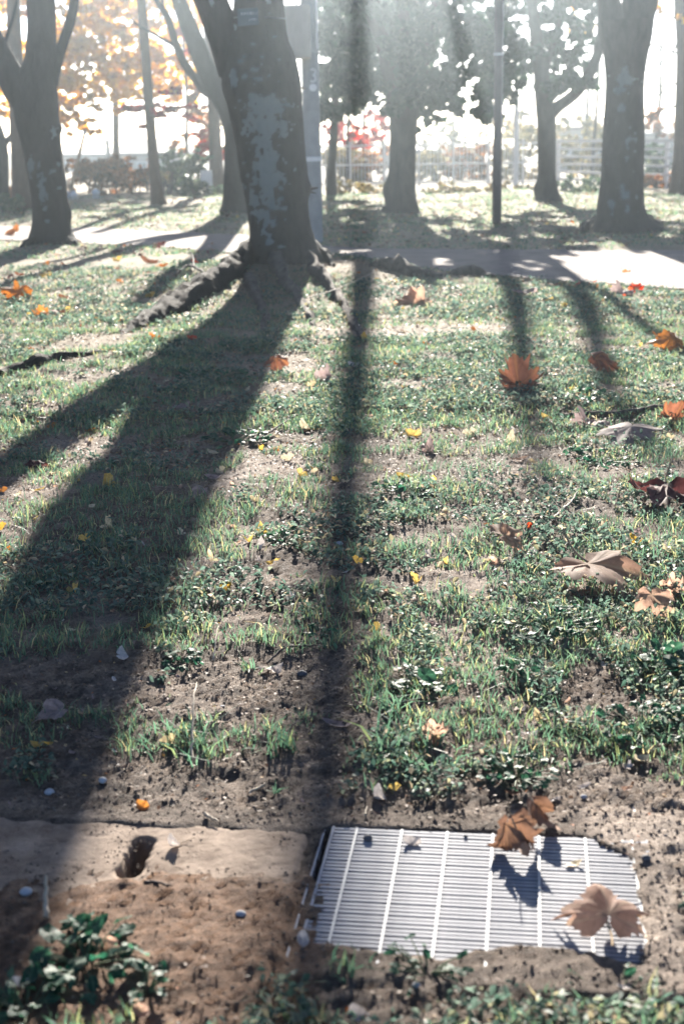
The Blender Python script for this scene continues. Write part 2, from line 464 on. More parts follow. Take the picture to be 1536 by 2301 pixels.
def ground_z(x, y):
    x = np.asarray(x, float); y = np.asarray(y, float)
    d = np.hypot(x, y)
    amp = 0.05 * sstep(2.0, 6.0, y)
    z = amp * (fbm(x * 0.55, y * 0.55, 0, 3, 3) - 0.5) * 2
    z = z + 0.045 * (fbm(x * 3.0, y * 3.0, 0, 3, 11) - 0.5) * sstep(2.8, 3.4, y) 
    fine = 1 - sstep(7.0, 12.0, y)
    z = z + fine * 0.023 * (fbm(x * 24, y * 24, 0, 5, 23) - 0.5) + fine * 0.015 * (vnoise(x * 72, y * 72, 0, 29) - 0.5)
    r = np.hypot((x - MAIN[0]) * 0.8, y - MAIN[1])
    z = z + 0.16 * np.exp(-(r / 1.3) ** 2)
    pd = path_d(x, y)
    k = sstep(-0.7, 0.05, pd)
    z = z * (1 - k) - 0.014 * k
    far = sstep(34, 70, y)
    z = z - 0.35 * far
    # the drain: pit under the grating, bed under the concrete lid, earth washed over both
    u, v = guv(x, y)
    rag = (fbm(u * 9, v * 9, 0, 4, 41) - 0.5) * 0.16
    ing = (sstep(-0.070, -0.060, u) * (1 - sstep(0.66, 0.67, u)) * sstep(-0.600, -0.59, v) * (1 - sstep(-0.006, 0.002, v)))
    spill = np.maximum.reduce([sstep(-0.425, -0.475, v + rag * 0.55 + 0.022 * np.sin(u * 11 + 0.6)),
                               sstep(0.562, 0.592, u + rag * 0.35 + 0.9 * np.clip(v + 0.085, 0, 1)),
                               0.95 * sstep(0.0, -0.03, u) * sstep(-0.17, -0.24, v + rag)])
    zg = -0.11 + 0.118 * spill
    z = z * (1 - ing) + (zg + (z * 0.5) * (spill > 0.5)) * ing
    inl = sstep(-1.0, -0.98, u) * (1 - sstep(-0.10, -0.092, u)) * sstep(-0.78, -0.56, v) * (1 - sstep(-0.012, 0.0, v))
    cover = (sstep(-0.10, -0.34, v + rag * 1.0 + 0.10 * sstep(-0.35, -0.6, u)) * 0.022 - 0.011
             + 0.019 * (fbm(u * 24, v * 24, 0, 5, 57) - 0.5) + 0.014 * (vnoise(u * 75, v * 75, 0, 58) - 0.5)
             + 0.006 * sstep(-0.42, -0.55, v))
    kb = np.exp(-(np.clip(v, 0, 9) / 0.10) ** 2) * sstep(-1.2, -1.0, u) * (1 - sstep(0.7, 0.9, u)) * (v > -0.02)
    z = z * (1 - 0.75 * kb) + 0.003 * kb * (1 - ing)
    cover = np.maximum(cover, 0.016 * sstep(-0.05, 0.0, v + rag * 0.6) - 0.010 + 0.006 * (fbm(u * 40, v * 40, 0, 4, 63) - 0.5))
    z = z * (1 - inl) + cover * inl
    t_ = np.clip(((u - SLOT0[0]) * SLOTD[0] + (v - SLOT0[1]) * SLOTD[1]) / (SLOTD @ SLOTD), 0, 1)
    ds = np.hypot(u - SLOT0[0] - t_ * SLOTD[0], v - SLOT0[1] - t_ * SLOTD[1])
    return z - 0.16 * sstep(0.050, 0.034, ds)
def lines(segs):
    out = [segs[0][0]]
    for a, bnd, s0, s1 in segs:
        x = a
        while x < bnd:
            f = (x - a) / (bnd - a)
            x += s0 + (s1 - s0) * f
            out.append(min(x, bnd))
    return np.array(sorted(set(np.round(out, 5))))
ys = lines([(-8, 0, 2, 1), (0, 1.7, 0.4, 0.12), (1.7, 4.2, 0.012, 0.014), (4.2, 9, 0.016, 0.05), (9, 18, 0.06, 0.11), (18, 36, 0.2, 0.5), (36, 200, 1, 14)])
xp = lines([(0, 1.05, 0.013, 0.014), (1.05, 2.6, 0.022, 0.05), (2.6, 10, 0.08, 0.3), (10, 110, 0.8, 12)])
xs = np.concatenate([-xp[::-1], xp[1:]])
GX, GY = np.meshgrid(xs, ys)
GZ = ground_z(GX.ravel(), GY.ravel())
gx, gy = GX.ravel(), GY.ravel()
nx, ny = len(xs), len(ys)
i = np.arange(ny - 1)[:, None] * nx; j = np.arange(nx - 1)[None, :]
a = i + j
gf = np.stack([a, a + 1, a + 1 + nx, a + nx], -1).reshape(-1, 4)
u, v = guv(gx, gy)
rg = fbm(gx * 7, gy * 7, 0, 4, 71)
rust = sstep(-0.12, -0.30, v + (rg - 0.5) * 0.25) * (1 - sstep(-0.05, 0.06, u + (rg - 0.5) * 0.3)) * sstep(-1.0, -0.8, v) * 0.85
dry = sstep(0.45, 0.62, u + (rg - 0.5) * 0.3) * sstep(-0.8, -0.55, v) * (1 - sstep(0.15, 0.4, v)) * (0.45 + 0.55 * sstep(0.38, 0.6, rg))
dry = np.maximum(dry, 0.55 * sstep(0.52, 0.68, fbm(gx * 2.2, gy * 2.2, 0, 3, 77)) * sstep(3.2, 4, gy))
thatch = sstep(5, 13, gy) * (0.55 + 0.6 * fbm(gx * 1.2, gy * 1.2, 0, 3, 79)) * (1 - sstep(40, 60, gy) * 0.3)
ground_o = link('ground', np_mesh('ground', np.stack([gx, gy, GZ], 1), gf, MAT['soil'], attrs={'rust': rust, 'dry': dry, 'thatch': thatch}))
ground_o['kind'] = 'structure'
def gz(x, y):
    return float(ground_z(np.array([x]), np.array([y]))[0])

# path: its own sheet
px_ = np.arange(-14, 12.01, 0.25)
yn = np.interp(px_, near_edge[::-1, 0], near_edge[::-1, 1]); yf = np.interp(px_, far_edge[::-1, 0], far_edge[::-1, 1])
rows = 10
PV, PF = [], []
for k in range(rows + 1):
    f = k / rows
    wob = (fbm(px_ * 2.5, px_ * 0 + k, 0, 3, 5 + k) - 0.5) * (0.5 if k in (0, rows) else 0.0)
    PV.append(np.stack([px_, yn + (yf - yn) * f + wob, 0.006 * np.sin(math.pi * f) + 0 * px_], 1))
PV = np.vstack(PV); nn = len(px_)
i = np.arange(rows)[:, None] * nn; j = np.arange(nn - 1)[None, :]; a = i + j
PF = np.stack([a, a + 1, a + 1 + nn, a + nn], -1).reshape(-1, 4)
o = link('path', np_mesh('path', PV, PF, MAT['path'])); o['kind'] = 'structure'

# ------------------------------------------------------------------ trees
def lichen_attr(V, spots, seed, amount=0.0):
    pxx, pyy = project(V)
    a = np.zeros(len(V))
    wob = fbm(V[:, 0] * 22, V[:, 2] * 20, V[:, 1] * 22, 4, seed)
    for (sx, sy, rx, ry) in spots:
        d = np.hypot((pxx - sx) / rx, (pyy - sy) / ry)
        a = np.maximum(a, sstep(1.2, 0.8, d + (wob - 0.5) * 2.8))
    if amount:
        n = vnoise(V[:, 0] * 17, V[:, 2] * 17, V[:, 1] * 17, seed + 5)
        a = np.maximum(a, sstep(0.93 - amount, 0.99 - amount, n) * 0.75)
    return a
def trunk_mesh(name, D, pts, mat, n=48, per=14, seed=0, bark=0.05, lobes=0.0, spots=None, amount=0.0, loc=None, flare=0.0, bumps=()):
    """pts: (x, y, width) in photograph pixels at depth D, or ('w', X, Y, Z, r) in metres"""
    C, R = [], []
    for q in pts:
        if q[0] == 'w':
            C.append(q[1:4]); R.append(q[4])
        else:
            dd = q[3] if len(q) > 3 else 0.0
            C.append(at(q[0], q[1], D + dd)); R.append(q[2] / 2 * (D + dd) / F * 1.0)
    P = crom(np.hstack([np.array(C), np.array(R)[:, None]]), per)
    C, R = P[:, :3], np.maximum(P[:, 3], 0.004)
    th = np.arange(n) / n * 2 * math.pi
    prof = np.ones((len(C), n))
    z0 = C[0][2]
    for i in range(len(C)):
        h = C[i][2] - z0
        fl = math.exp(-max(h, 0) / 0.28) if flare else 0
        prof[i] += lobes * (np.sin(3 * th + seed) * 0.5 + np.sin(5 * th + 2.1 * seed + h * 0.4) * 0.35)
        prof[i] += flare * fl * (0.25 + np.maximum(0, np.sin(4 * th + seed * 1.3)) * 0.9)
        q = np.stack([np.cos(th) * 2.2, np.sin(th) * 2.2, np.full(n, C[i][2] * 1.8)], 1)
        prof[i] += (fbm(q[:, 0], q[:, 1], q[:, 2], 3, seed + 9) - 0.5) * bark * 2.2
        prof[i] += (fbm(q[:, 0] * 5, q[:, 1] * 5, q[:, 2] * 3, 3, seed + 19) - 0.5) * bark
    V, Fq = tube_arrays(C, R, n, prof)
    for (bx, by, br, bh) in bumps:
        c = np.array(at(bx, by, D))
        d = np.linalg.norm((V - c) * np.array([1, 1, 0.8]), axis=1)
        dirn = V - np.array([np.interp(V[:, 2], C[:, 2], C[:, 0]), np.interp(V[:, 2], C[:, 2], C[:, 1]), V[:, 2]]).T
        dirn /= np.linalg.norm(dirn, axis=1)[:, None] + 1e-6
        V = V + dirn * (np.exp(-(d / br) ** 2) * bh)[:, None]
    li = lichen_attr(V, spots or [], seed + 31, amount)
    me = np_mesh(name, V, Fq, mat, attrs={'lichen': li})
    if loc is not None: rel(me, loc)
    return me
def leaf_cloud(clumps, size, seed, flat=0.0, elong=1.6):
    """clumps: (cx,cy,cz, rx,ry,rz, count); leaf-sized folded faces with their own tints"""
    r = np.random.default_rng(seed)
    P, T = [], []
    for (cx, cy_, cz, rx, ry, rz, k) in clumps:
        # twigs inside the clump, leaves along them
        ntw = max(3, k // 14)
        d = r.normal(size=(ntw, 3)); d /= np.linalg.norm(d, axis=1)[:, None]
        rad = r.uniform(0.25, 1.0, ntw) ** 0.6
        tw = d * rad[:, None] * np.array([rx, ry, rz])
        idx = r.integers(0, ntw, k)
        q = tw[idx] + r.normal(size=(k, 3)) * np.array([rx, ry, rz]) * 0.13
        P.append(q + np.array([cx, cy_, cz]))
        T.append(np.clip(r.normal(0.5, 0.22, k) + (r.random(ntw)[idx] - 0.5) * 0.5, 0, 1))
    P = np.vstack(P); T = np.concatenate(T)
    k = len(P)
    nrm = r.normal(size=(k, 3)); nrm[:, 2] = np.abs(nrm[:, 2]) + flat
    nrm /= np.linalg.norm(nrm, axis=1)[:, None]
    ax = r.normal(size=(k, 3)); ax -= (ax * nrm).sum(1)[:, None] * nrm
    ax /= np.linalg.norm(ax, axis=1)[:, None]
    bx = np.cross(nrm, ax)
    s = (size * r.uniform(0.6, 1.3, k))[:, None]
    V = np.stack([P - ax * s * 0.5 * elong, P + bx * s * 0.5 + nrm * s * 0.12, P + ax * s * 0.5 * elong, P - bx * s * 0.5 + nrm * s * 0.12], 1).reshape(-1, 3)
    f = np.arange(k)[:, None] * 4 + np.array([[0, 1, 2, 3]])
    return V, f, np.repeat(T, 4)
def crown(name, clumps, size, mat, seed, parent, flat=0.0, kind=None):
    V, f, T = leaf_cloud(clumps, size, seed, flat)
    me = rel(np_mesh(name, V, f, mat, smooth=False, attrs={'tint': T}), parent.matrix_basis.translation if parent else (0, 0, 0))
    o = link(name, me, parent)
    if kind: o['kind'] = kind
    return o
def pclump(x, y, D, rx, ry, k, rd=None):
    c = at(x, y, D)
    s = D / F
    return (c.x, c.y, c.z, rx * s, (rd if rd else (rx + ry) / 2 * s), ry * s, k)
def scatter_clumps(x0, x1, y0, y1, D0, D1, n, r0, r1, k, seed, keep=None):
    r = np.random.default_rng(seed)
    out = []
    while len(out) < n:
        x, y = r.uniform(x0, x1), r.uniform(y0, y1)
        if keep and not keep(x, y): continue
        rr = r.uniform(r0, r1)
        out.append(pclump(x, y, r.uniform(D0, D1), rr * r.uniform(1, 1.5), rr * r.uniform(0.6, 1.0), int(k * (rr / r1) ** 1.5) + 8))
    return out
TALL = 1.75
def root(parent, pts, mat=None, seed=0, n=20):
    """pts: ground pixel x, y, half width (m), height (m)"""
    C = []
    for (x, y, r, h) in pts:
        X, Y = ground(x, y)
        C.append((X, Y, gz(X, Y) + h - r * 0.75, r))
    C = [(c_[0], c_[1], c_[2] + c_[3] * 0.10, c_[3] * 0.66) for c_ in C]
    P = crom(C, 10)
    th = np.arange(n) / n * 2 * math.pi
    prof = np.array([1 + (fbm(np.cos(th) * 2 + i * 0.18, np.sin(th) * 2, i * 0.22, 3, seed) - 0.5) * 0.75 for i in range(len(P))])
    V, Fq = tube_arrays(P[:, :3], np.maximum(P[:, 3], 0.008), n, prof)
    cz = np.repeat(P[:, 2], n); V[:, 2] = cz + (V[:, 2] - cz) * TALL
    V += ((np.stack([fbm(V[:, 0] * 8 + 7 * c_, V[:, 1] * 8, V[:, 2] * 8, 4, seed + 3 + c_) for c_ in range(3)], 1)) - 0.5) * 0.10
    me = np_mesh('root', V, Fq, mat or MAT['root'], attrs={'lichen': V[:, 0] * 0})
    return link('root', rel(me, parent.location), parent)

# --- main cherry tree
loc = (MAIN[0], MAIN[1], 0.0)
D = MAIN[1]
main = thing('cherry_tree', 'nearest big dark cherry trunk with pale lichen patch and name plate', 'tree', loc)
lic_main = [(590, 222, 42, 12), (600, 245, 46, 26), (600, 285, 42, 28), (592, 320, 24, 26), (600, 362, 28, 30), (606, 405, 30, 26), (598, 432, 22, 16), (572, 445, 10, 18), (610, 452, 20, 14), (585, 482, 18, 12), (600, 500, 14, 12), (612, 505, 9, 10), (605, 535, 8, 14), (592, 522, 6, 8),
            (602, 4, 7, 10), (518, 66, 5, 7), (527, 58, 3, 7), (571, 156, 8, 7), (549, 173, 7, 7), (585, 177, 5, 5), (604, 168, 6, 5), (590, 128, 5, 4), (616, 83, 5, 3), (568, 100, 4, 4), (549, 125, 5, 4), (540, 138, 5, 3), (624, 134, 4, 4), (552, 276, 5, 7), (543, 300, 4, 6), (556, 320, 6, 7), (557, 395, 4, 5), (662, 381, 5, 4), (640, 470, 6, 6), (525, 178, 9, 22)]
r_ = np.random.default_rng(3)
for _ in range(46):
    lic_main.append((r_.normal(600, 34), r_.uniform(140, 560), r_.uniform(2, 4.5), r_.uniform(2, 4.5)))
trunk_pts = [(637, 668, 218), (640, 640, 204), (641, 612, 188), (641, 590, 166), (637, 560, 149), (630, 520, 139), (624, 470, 136), (617, 400, 143), (607, 320, 149), (598, 250, 158), (588, 180, 164), (580, 110, 140), (582, 50, 116), (583, 0, 106), (585, -90, 106), ('w', -0.77, D, 3.6, 0.27), ('w', -0.64, D, 4.1, 0.29), ('w', -0.61, D, 4.7, 0.31), ('w', -0.61, D, 5.4, 0.29), ('w', -0.62, D, 6.2, 0.21), ('w', -0.70, D, 7.4, 0.15), ('w', -0.72, D, 8.6, 0.10)]  # unseen upper trunk bent and thickened to shape its cast shadow
link('trunk', trunk_mesh('trunk', D, trunk_pts, MAT['bark'], n=120, per=26, seed=4, bark=0.055, lobes=0.02, spots=lic_main, amount=0.02, loc=loc, flare=0.10,
     bumps=[(697, 424, 0.07, 0.055), (522, 182, 0.10, 0.05), (655, 125, 0.08, 0.02)]), main)
link('limb', trunk_mesh('limb', D, [(535, 160, 84), (510, 90, 78), (485, 30, 70), (458, -40, 66), (425, -160, 58), (370, -340, 48), (330, -520, 36), (300, -720, 24)], MAT['bark'], n=40, per=10, seed=8, bark=0.05, loc=loc, spots=[(473, 3, 8, 12)]), main)
link('limb', trunk_mesh('limb', D, [('w', -0.62, D, 5.6, 0.14), ('w', -0.3, D, 6.6, 0.11), ('w', 0.0, D, 7.6, 0.08), ('w', 0.2, D, 8.6, 0.04)], MAT['bark'], n=20, per=8, seed=9, loc=loc), main)
root(main, [(565, 622, 0.17, 0.17), (525, 640, 0.18, 0.13), (470, 662, 0.17, 0.10), (400, 690, 0.15, 0.085), (345, 716, 0.12, 0.055), (300, 740, 0.08, 0.01), (262, 766, 0.04, -0.03)], seed=2, mat=MAT['root_shaded'])
root(main, [(240, 800, 0.03, -0.02), (160, 815, 0.05, 0.012), (80, 832, 0.06, 0.018), (0, 850, 0.05, 0.015), (-60, 862, 0.03, 0.0)], seed=5, mat=MAT['root_shaded'])
root(main, [(620, 632, 0.12, 0.12), (650, 660, 0.09, 0.07), (680, 682, 0.06, 0.04), (697, 710, 0.04, 0.02), (705, 735, 0.03, -0.01)], seed=6)
root(main, [(700, 632, 0.10, 0.10), (735, 655, 0.075, 0.07), (765, 680, 0.06, 0.05), (785, 715, 0.05, 0.04), (800, 745, 0.045, 0.03), (812, 765, 0.03, -0.01)], seed=7)
root(main, [(690, 612, 0.13, 0.18), (728, 618, 0.08, 0.08), (752, 628, 0.04, 0.01)], seed=12, mat=MAT['bark'])
root(main, [(830, 622, 0.03, 0.0), (880, 626, 0.09, 0.09), (930, 634, 0.08, 0.08), (990, 632, 0.04, 0.0)], seed=13)
root(main, [(1010, 626, 0.03, 0.0), (1060, 622, 0.07, 0.08), (1110, 628, 0.04, 0.0)], seed=14)
root(main, [(560, 650, 0.10, 0.07), (590, 690, 0.05, 0.03), (600, 720, 0.04, 0.015), (585, 745, 0.02, -0.01)], seed=15)
# twig stub and snapped shoot on the right of the trunk
mb = MB(); q = at(697, 424, D - 0.05)
mb.tube([q, q + Vector((0.05, -0.01, 0.005)), q + Vector((0.085, -0.01, 0.01))], [0.02, 0.014, 0.006], 7)
mb.tube([q + Vector((0, 0, -0.03)), q + Vector((0.06, -0.01, -0.05))], [0.014, 0.004], 6)
link('branch_stub', rel(mb.mesh('branch_stub', MAT['twig']), loc), main)
mb = MB(); q = at(672, 196, D - 0.05)
mb.tube([q, q + Vector((0.045, -0.01, -0.012)), q + Vector((0.075, -0.01, -0.02))], [0.012, 0.012, 0.002], 6)
link('branch_stub', rel(mb.mesh('branch_stub', MAT['straw']), loc), main)

# name plate tied to the trunk
pc = at(557, 38, D - 0.40)
sign = thing('tree_name_sign', 'small dark blue name plate with white katakana wired to the lichened trunk', 'sign', pc)
mb = MB()
W_, H_ = 0.215, 0.168
mb.box((0, 0, 0), (W_, 0.006, H_))
me = mb.mesh('plate', MAT['signplate'], smooth=False)
pl = link('plate', me, sign)
bv = pl.modifiers.new('bevel', 'BEVEL'); bv.width = 0.004; bv.segments = 2
for txt, sz, x, z in (('ソメイヨシノ', 0.030, -0.075, 0.022), ('(バラ科)', 0.022, 0.008, -0.036)):
    cu = bpy.data.curves.new('lettering', 'FONT')
    cu.body = txt; cu.size = sz; cu.extrude = 0.0008
    cu.offset = 0.0006
    cu.materials.append(MAT['letter'])
    lo = link('lettering', cu, sign)
    lo.location = (x, -0.0045, z); lo.rotation_euler = (math.pi / 2, 0, 0)
sign.rotation_euler = (math.radians(-4), math.radians(-2), math.radians(-6))
mb = MB()
cxy = at(583, 40, D)
ring = [(cxy.x + 0.275 * math.cos(a) * 1.02 - 0.0, cxy.y + 0.285 * math.sin(a), cxy.z - 0.012 + 0.01 * math.sin(2 * a)) for a in np.linspace(-math.pi * 0.42, math.pi * 1.2, 40)]
mb.tube(ring, [0.004] * 40, 6)
me = mb.mesh('wire', MAT['metal_grey']); me.transform(sign.rotation_euler.to_matrix().to_4x4().inverted() @ Matrix.Translation(-pc))
link('wire', me, sign)

# --- left cherry tree
b_ = ground(117, 547); D = b_[1]; loc = (b_[0], b_[1], 0)
tl = thing('cherry_tree', 'dark forked cherry trunk on the lawn left of the lichened one', 'tree', loc)
lic = [(122, 300, 7, 13), (70, 372, 6, 22), (96, 425, 10, 34), (133, 370, 4, 7), (117, 386, 5, 5), (100, 470, 6, 5), (107, 497, 5, 5), (88, 370, 3, 10), (134, 423, 4, 3)]
link('trunk', trunk_mesh('trunk', D, [(117, 560, 126), (117, 545, 108), (116, 525, 92), (115, 500, 82), (112, 450, 78), (106, 400, 82), (98, 350, 84), (90, 300, 90), (82, 250, 98), (80, 200, 96), (90, 150, 72), (94, 80, 62), (92, 0, 60), (90, -200, 52), (96, -500, 40), (90, -800, 26)], MAT['bark_dehazed'], n=72, per=16, seed=14, bark=0.05, lobes=0.02, spots=lic, amount=0.0, loc=loc, flare=0.12, bumps=[(136, 288, 0.06, 0.04), (160, 480, 0.10, 0.05)]), tl)
link('limb', trunk_mesh('limb', D, [(70, 235, 70), (45, 205, 68), (18, 160, 58), (-8, 105, 50), (-40, 30, 44), (-90, -100, 34)], MAT['bark_dehazed'], n=32, per=10, seed=15, loc=loc), tl)
link('limb', trunk_mesh('limb', D, [(115, 190, 30), (128, 140, 26), (146, 85, 22), (160, 40, 22), (168, -10, 20), (172, -140, 16), (160, -350, 10)], MAT['bark_dehazed'], n=20, per=8, seed=16, loc=loc), tl)
link('branch', trunk_mesh('branch', D, [(5, 120, 12), (18, 75, 8), (30, 40, 7), (40, -5, 6), (60, -80, 4)], MAT['bark_dehazed'], n=8, per=6, seed=17, loc=loc), tl)
root(tl, [(130, 545, 0.12, 0.10), (155, 548, 0.10, 0.09), (172, 555, 0.04, 0.0)], seed=22, mat=MAT['bark_dehazed'])
root(tl, [(100, 545, 0.12, 0.10), (70, 552, 0.08, 0.07), (45, 556, 0.04, 0.0)], seed=23, mat=MAT['bark_dehazed'])

# --- cherry tree behind the main one
b_ = ground(545, 478); D = b_[1]; loc = (b_[0], b_[1], 0)
tb = thing('cherry_tree', 'leaning cherry tree half hidden behind the lichened trunk, limbs spreading left', 'tree', loc)
link('trunk', trunk_mesh('trunk', D, [(545, 488, 128), (545, 474, 100), (545, 440, 84), (546, 350, 82), (541, 300, 76), (527, 250, 70), (503, 215, 60), (482, 190, 50), (465, 160, 44), (445, 110, 41), (417, 40, 36), (402, 0, 31), (372, -100, 26), (330, -260, 20)], MAT['bark_dehazed'], n=56, per=12, seed=24, bark=0.045, spots=[], amount=0.03, loc=loc, flare=0.10), tb)
link('limb', trunk_mesh('limb', D, [(490, 215, 26), (462, 205, 22), (440, 178, 20), (413, 140, 19), (394, 95, 17), (376, 38, 15), (352, 0, 12), (330, -70, 10)], MAT['bark_dehazed'], n=14, per=8, seed=25, loc=loc), tb)
link('branch', trunk_mesh('branch', D, [(394, 104, 9), (360, 84, 7), (335, 70, 6), (312, 58, 5), (295, 42, 4)], MAT['bark_dehazed'], n=8, per=6, seed=26, loc=loc), tb)
link('branch', trunk_mesh('branch', D, [(376, 42, 8), (366, 10, 6), (362, -40, 5)], MAT['bark_dehazed'], n=8, per=6, seed=27, loc=loc), tb)
link('limb', trunk_mesh('limb', D, [(548, 300, 60), (560, 200, 50), (570, 100, 44), (575, -60, 36), (560, -220, 26)], MAT['bark_dehazed'], n=20, per=8, seed=28, loc=loc), tb)

# --- far dark evergreen, forked (unseen upper limbs shaped to throw the long bands across the lawn)
b_ = ground(900, 478); D = b_[1]; loc = (b_[0], b_[1], 0)
tf = thing('evergreen_tree', 'hazy forked tree with dense dark crown between the two poles', 'tree', loc)
link('trunk', trunk_mesh('trunk', D, [(900, 488, 112), (900, 474, 86), (901, 460, 72), (900, 440, 66), (902, 400, 60), (904, 340, 58), (905, 280, 60), (908, 240, 66), (910, 205, 66), (908, 150, 40), (904, 60, 34), (898, -40, 26), (890, -160, 18)], MAT['bark_far'], n=56, per=12, seed=34, bark=0.045, loc=loc, flare=0.12, bumps=[(866, 422, 0.14, 0.09)]), tf)
def hz(Y):            # height of the ray that comes down on the lawn at distance Y, at this tree
    return (D - Y) * math.tan(SUN_EL)
link('limb', trunk_mesh('limb', D, [(895, 235, 44), (880, 180, 38), (861, 100, 34), (842, 50, 31), ('w', 0.60, D, 4.15, 0.145), ('w', 0.55, D, 4.6, 0.14), ('w', 0.50, D, 6.0, 0.115), ('w', 0.47, D, 7.4, 0.115), ('w', 0.44, D, 9.5, 0.11), ('w', 0.42, D, 10.6, 0.09)], MAT['bark_far'], n=24, per=8, seed=35, loc=loc), tf)
link('limb', trunk_mesh('limb', D, [(922, 235, 44), (938, 170, 38), (955, 100, 35), (975, 40, 33), ('w', 1.98, D, 4.0, 0.15), ('w', 1.99, D, 5.1, 0.13), ('w', 1.75, D, 6.2, 0.095), ('w', 1.46, D, 7.4, 0.07), ('w', 1.25, D, 8.2, 0.04)], MAT['bark_far'], n=24, per=8, seed=36, loc=loc), tf)
link('limb', trunk_mesh('limb', D, [('w', 1.90, D, 3.8, 0.12), ('w', 2.28, D, 4.5, 0.13), ('w', 2.53, D, 5.17, 0.135), ('w', 2.35, D, 6.1, 0.11), ('w', 2.02, D, 7.1, 0.08), ('w', 1.9, D, 8.0, 0.04)], MAT['bark_far'], n=20, per=8, seed=37, loc=loc), tf)  # added limb, unseen, casting the right arm of the branching shadow
def keep_far(x, y):
    gap = (abs(x - 812) < 40 and y > 225) or (abs(x - 1010) < 55 and y > 275)
    low = 275 + 25 * math.sin(x * 0.035)
    if x > 1060: low = 285
    return y < low and not gap and y > -55
cl = scatter_clumps(706, 1120, -75, 310, D - 2.2, D + 3.5, 150, 20, 40, 84, 101, keep_far)
crown('crown', [c_[:6] + (int(c_[6] * 1.6),) for c_ in cl], 0.135, MAT['dark_crown'], 102, tf)

# --- second evergreen behind (x 1230)
b_ = ground(1230, 452); D = b_[1]; loc = (b_[0], b_[1], 0)
t9 = thing('evergreen_tree', 'slimmer hazy tree right of the brown lamp pole, one limb rising right', 'tree', loc)
link('trunk', trunk_mesh('trunk', D, [(1230, 460, 82), (1230, 450, 62), (1229, 435, 50), (1228, 400, 40), (1227, 350, 40), (1227, 290, 40), (1226, 255, 44), (1220, 220, 38), (1214, 160, 32), (1206, 100, 28), (1196, 20, 24), (1180, -100, 16)], MAT['bark_far'], n=40, per=10, seed=44, bark=0.045, loc=loc, flare=0.1, bumps=[(1205, 422, 0.12, 0.07)]), t9)
link('limb', trunk_mesh('limb', D, [(1230, 262, 30), (1252, 240, 27), (1280, 220, 25), (1305, 195, 25), (1326, 160, 24), (1342, 118, 22), (1352, 60, 18), (1350, -30, 12)], MAT['bark_far'], n=20, per=8, seed=45, loc=loc), t9)
link('limb', trunk_mesh('limb', D, [(1216, 190, 20), (1235, 120, 16), (1255, 40, 13), (1262, -40, 10)], MAT['bark_far'], n=12, per=8, seed=46, loc=loc), t9)
cl = scatter_clumps(1110, 1352, -60, 250, D - 2, D + 3, 74, 18, 34, 62, 111, lambda x, y: y < 250 - 0.25 * max(0, x - 1150) + 20 * math.sin(x * 0.06))
crown('crown', [c_[:6] + (int(c_[6] * 1.6),) for c_ in cl], 0.135, MAT['dark_crown'], 112, t9)

# --- broad evergreen left of the fork, right behind the utility pole
b_ = ground(760, 448); D = b_[1] + 2; loc = (b_[0] - 0.3, D, 0)
te = thing('evergreen_tree', 'dark bushy evergreen mass just right of the utility pole', 'tree', loc)
link('trunk', trunk_mesh('trunk', D, [(745, 440, 26), (744, 380, 20), (750, 300, 18), (752, 200, 15), (760, 60, 12), (765, -50, 8)], MAT['bark_far'], n=16, per=8, seed=54, loc=loc), te)
cl = scatter_clumps(705, 860, -60, 250, D - 1.5, D + 3, 56, 22, 42, 84, 121, lambda x, y: y < 262 - (40 if abs(x - 815) < 35 else 0))
crown('crown', [c_[:6] + (int(c_[6] * 1.6),) for c_ in cl], 0.135, MAT['dark_crown'], 122, te)

# --- right cherry tree with two stems
b_ = ground(1393, 517); D = b_[1]; loc = (b_[0], b_[1], 0)
tr = thing('cherry_tree', 'thick trunk at right with round lichen spots and two stems', 'tree', loc)
lic = [(1400, 178, 22, 14), (1405, 160, 8, 18), (1395, 198, 16, 8), (1385, 201, 8, 8), (1396, 246, 9, 9), (1413, 315, 7, 7), (1426, 312, 5, 6), (1428, 298, 4, 5), (1409, 333, 6, 8), (1398, 418, 5, 5), (1404, 436, 9, 9), (1372, 460, 7, 11), (1408, 470, 4, 7), (1407, 355, 4, 4), (1414, 288, 3, 3), (1425, 340, 3, 3), (1430, 443, 3, 4), (1374, 482, 3, 3)]
link('trunk', trunk_mesh('trunk', D, [(1396, 530, 172), (1395, 512, 138), (1394, 492, 110), (1393, 470, 103), (1393, 450, 100), (1396, 400, 93), (1399, 300, 89), (1402, 200, 83), (1404, 130, 92), (1405, 85, 108), (1405, 45, 118)], MAT['bark'], n=84, per=16, seed=64, bark=0.045, lobes=0.02, spots=lic, amount=0.03, loc=loc, flare=0.16), tr)
link('limb', trunk_mesh('limb', D, [(1384, 105, 64), (1374, 50, 56), (1366, 0, 48), (1352, -80, 42), (1320, -240, 34), (1270, -420, 24)], MAT['bark'], n=32, per=8, seed=65, loc=loc), tr)
link('limb', trunk_mesh('limb', D, [(1422, 105, 70), (1428, 50, 72), (1437, 0, 74), (1456, -80, 64), (1500, -260, 48), (1560, -520, 30)], MAT['bark'], n=36, per=8, seed=66, loc=loc), tr)
root(tr, [(1350, 510, 0.16, 0.14), (1320, 516, 0.12, 0.10), (1298, 522, 0.05, 0.0)], seed=67, mat=MAT['bark'])
root(tr, [(1440, 505, 0.16, 0.15), (1470, 508, 0.09, 0.07), (1490, 512, 0.04, 0.0)], seed=68, mat=MAT['bark'])

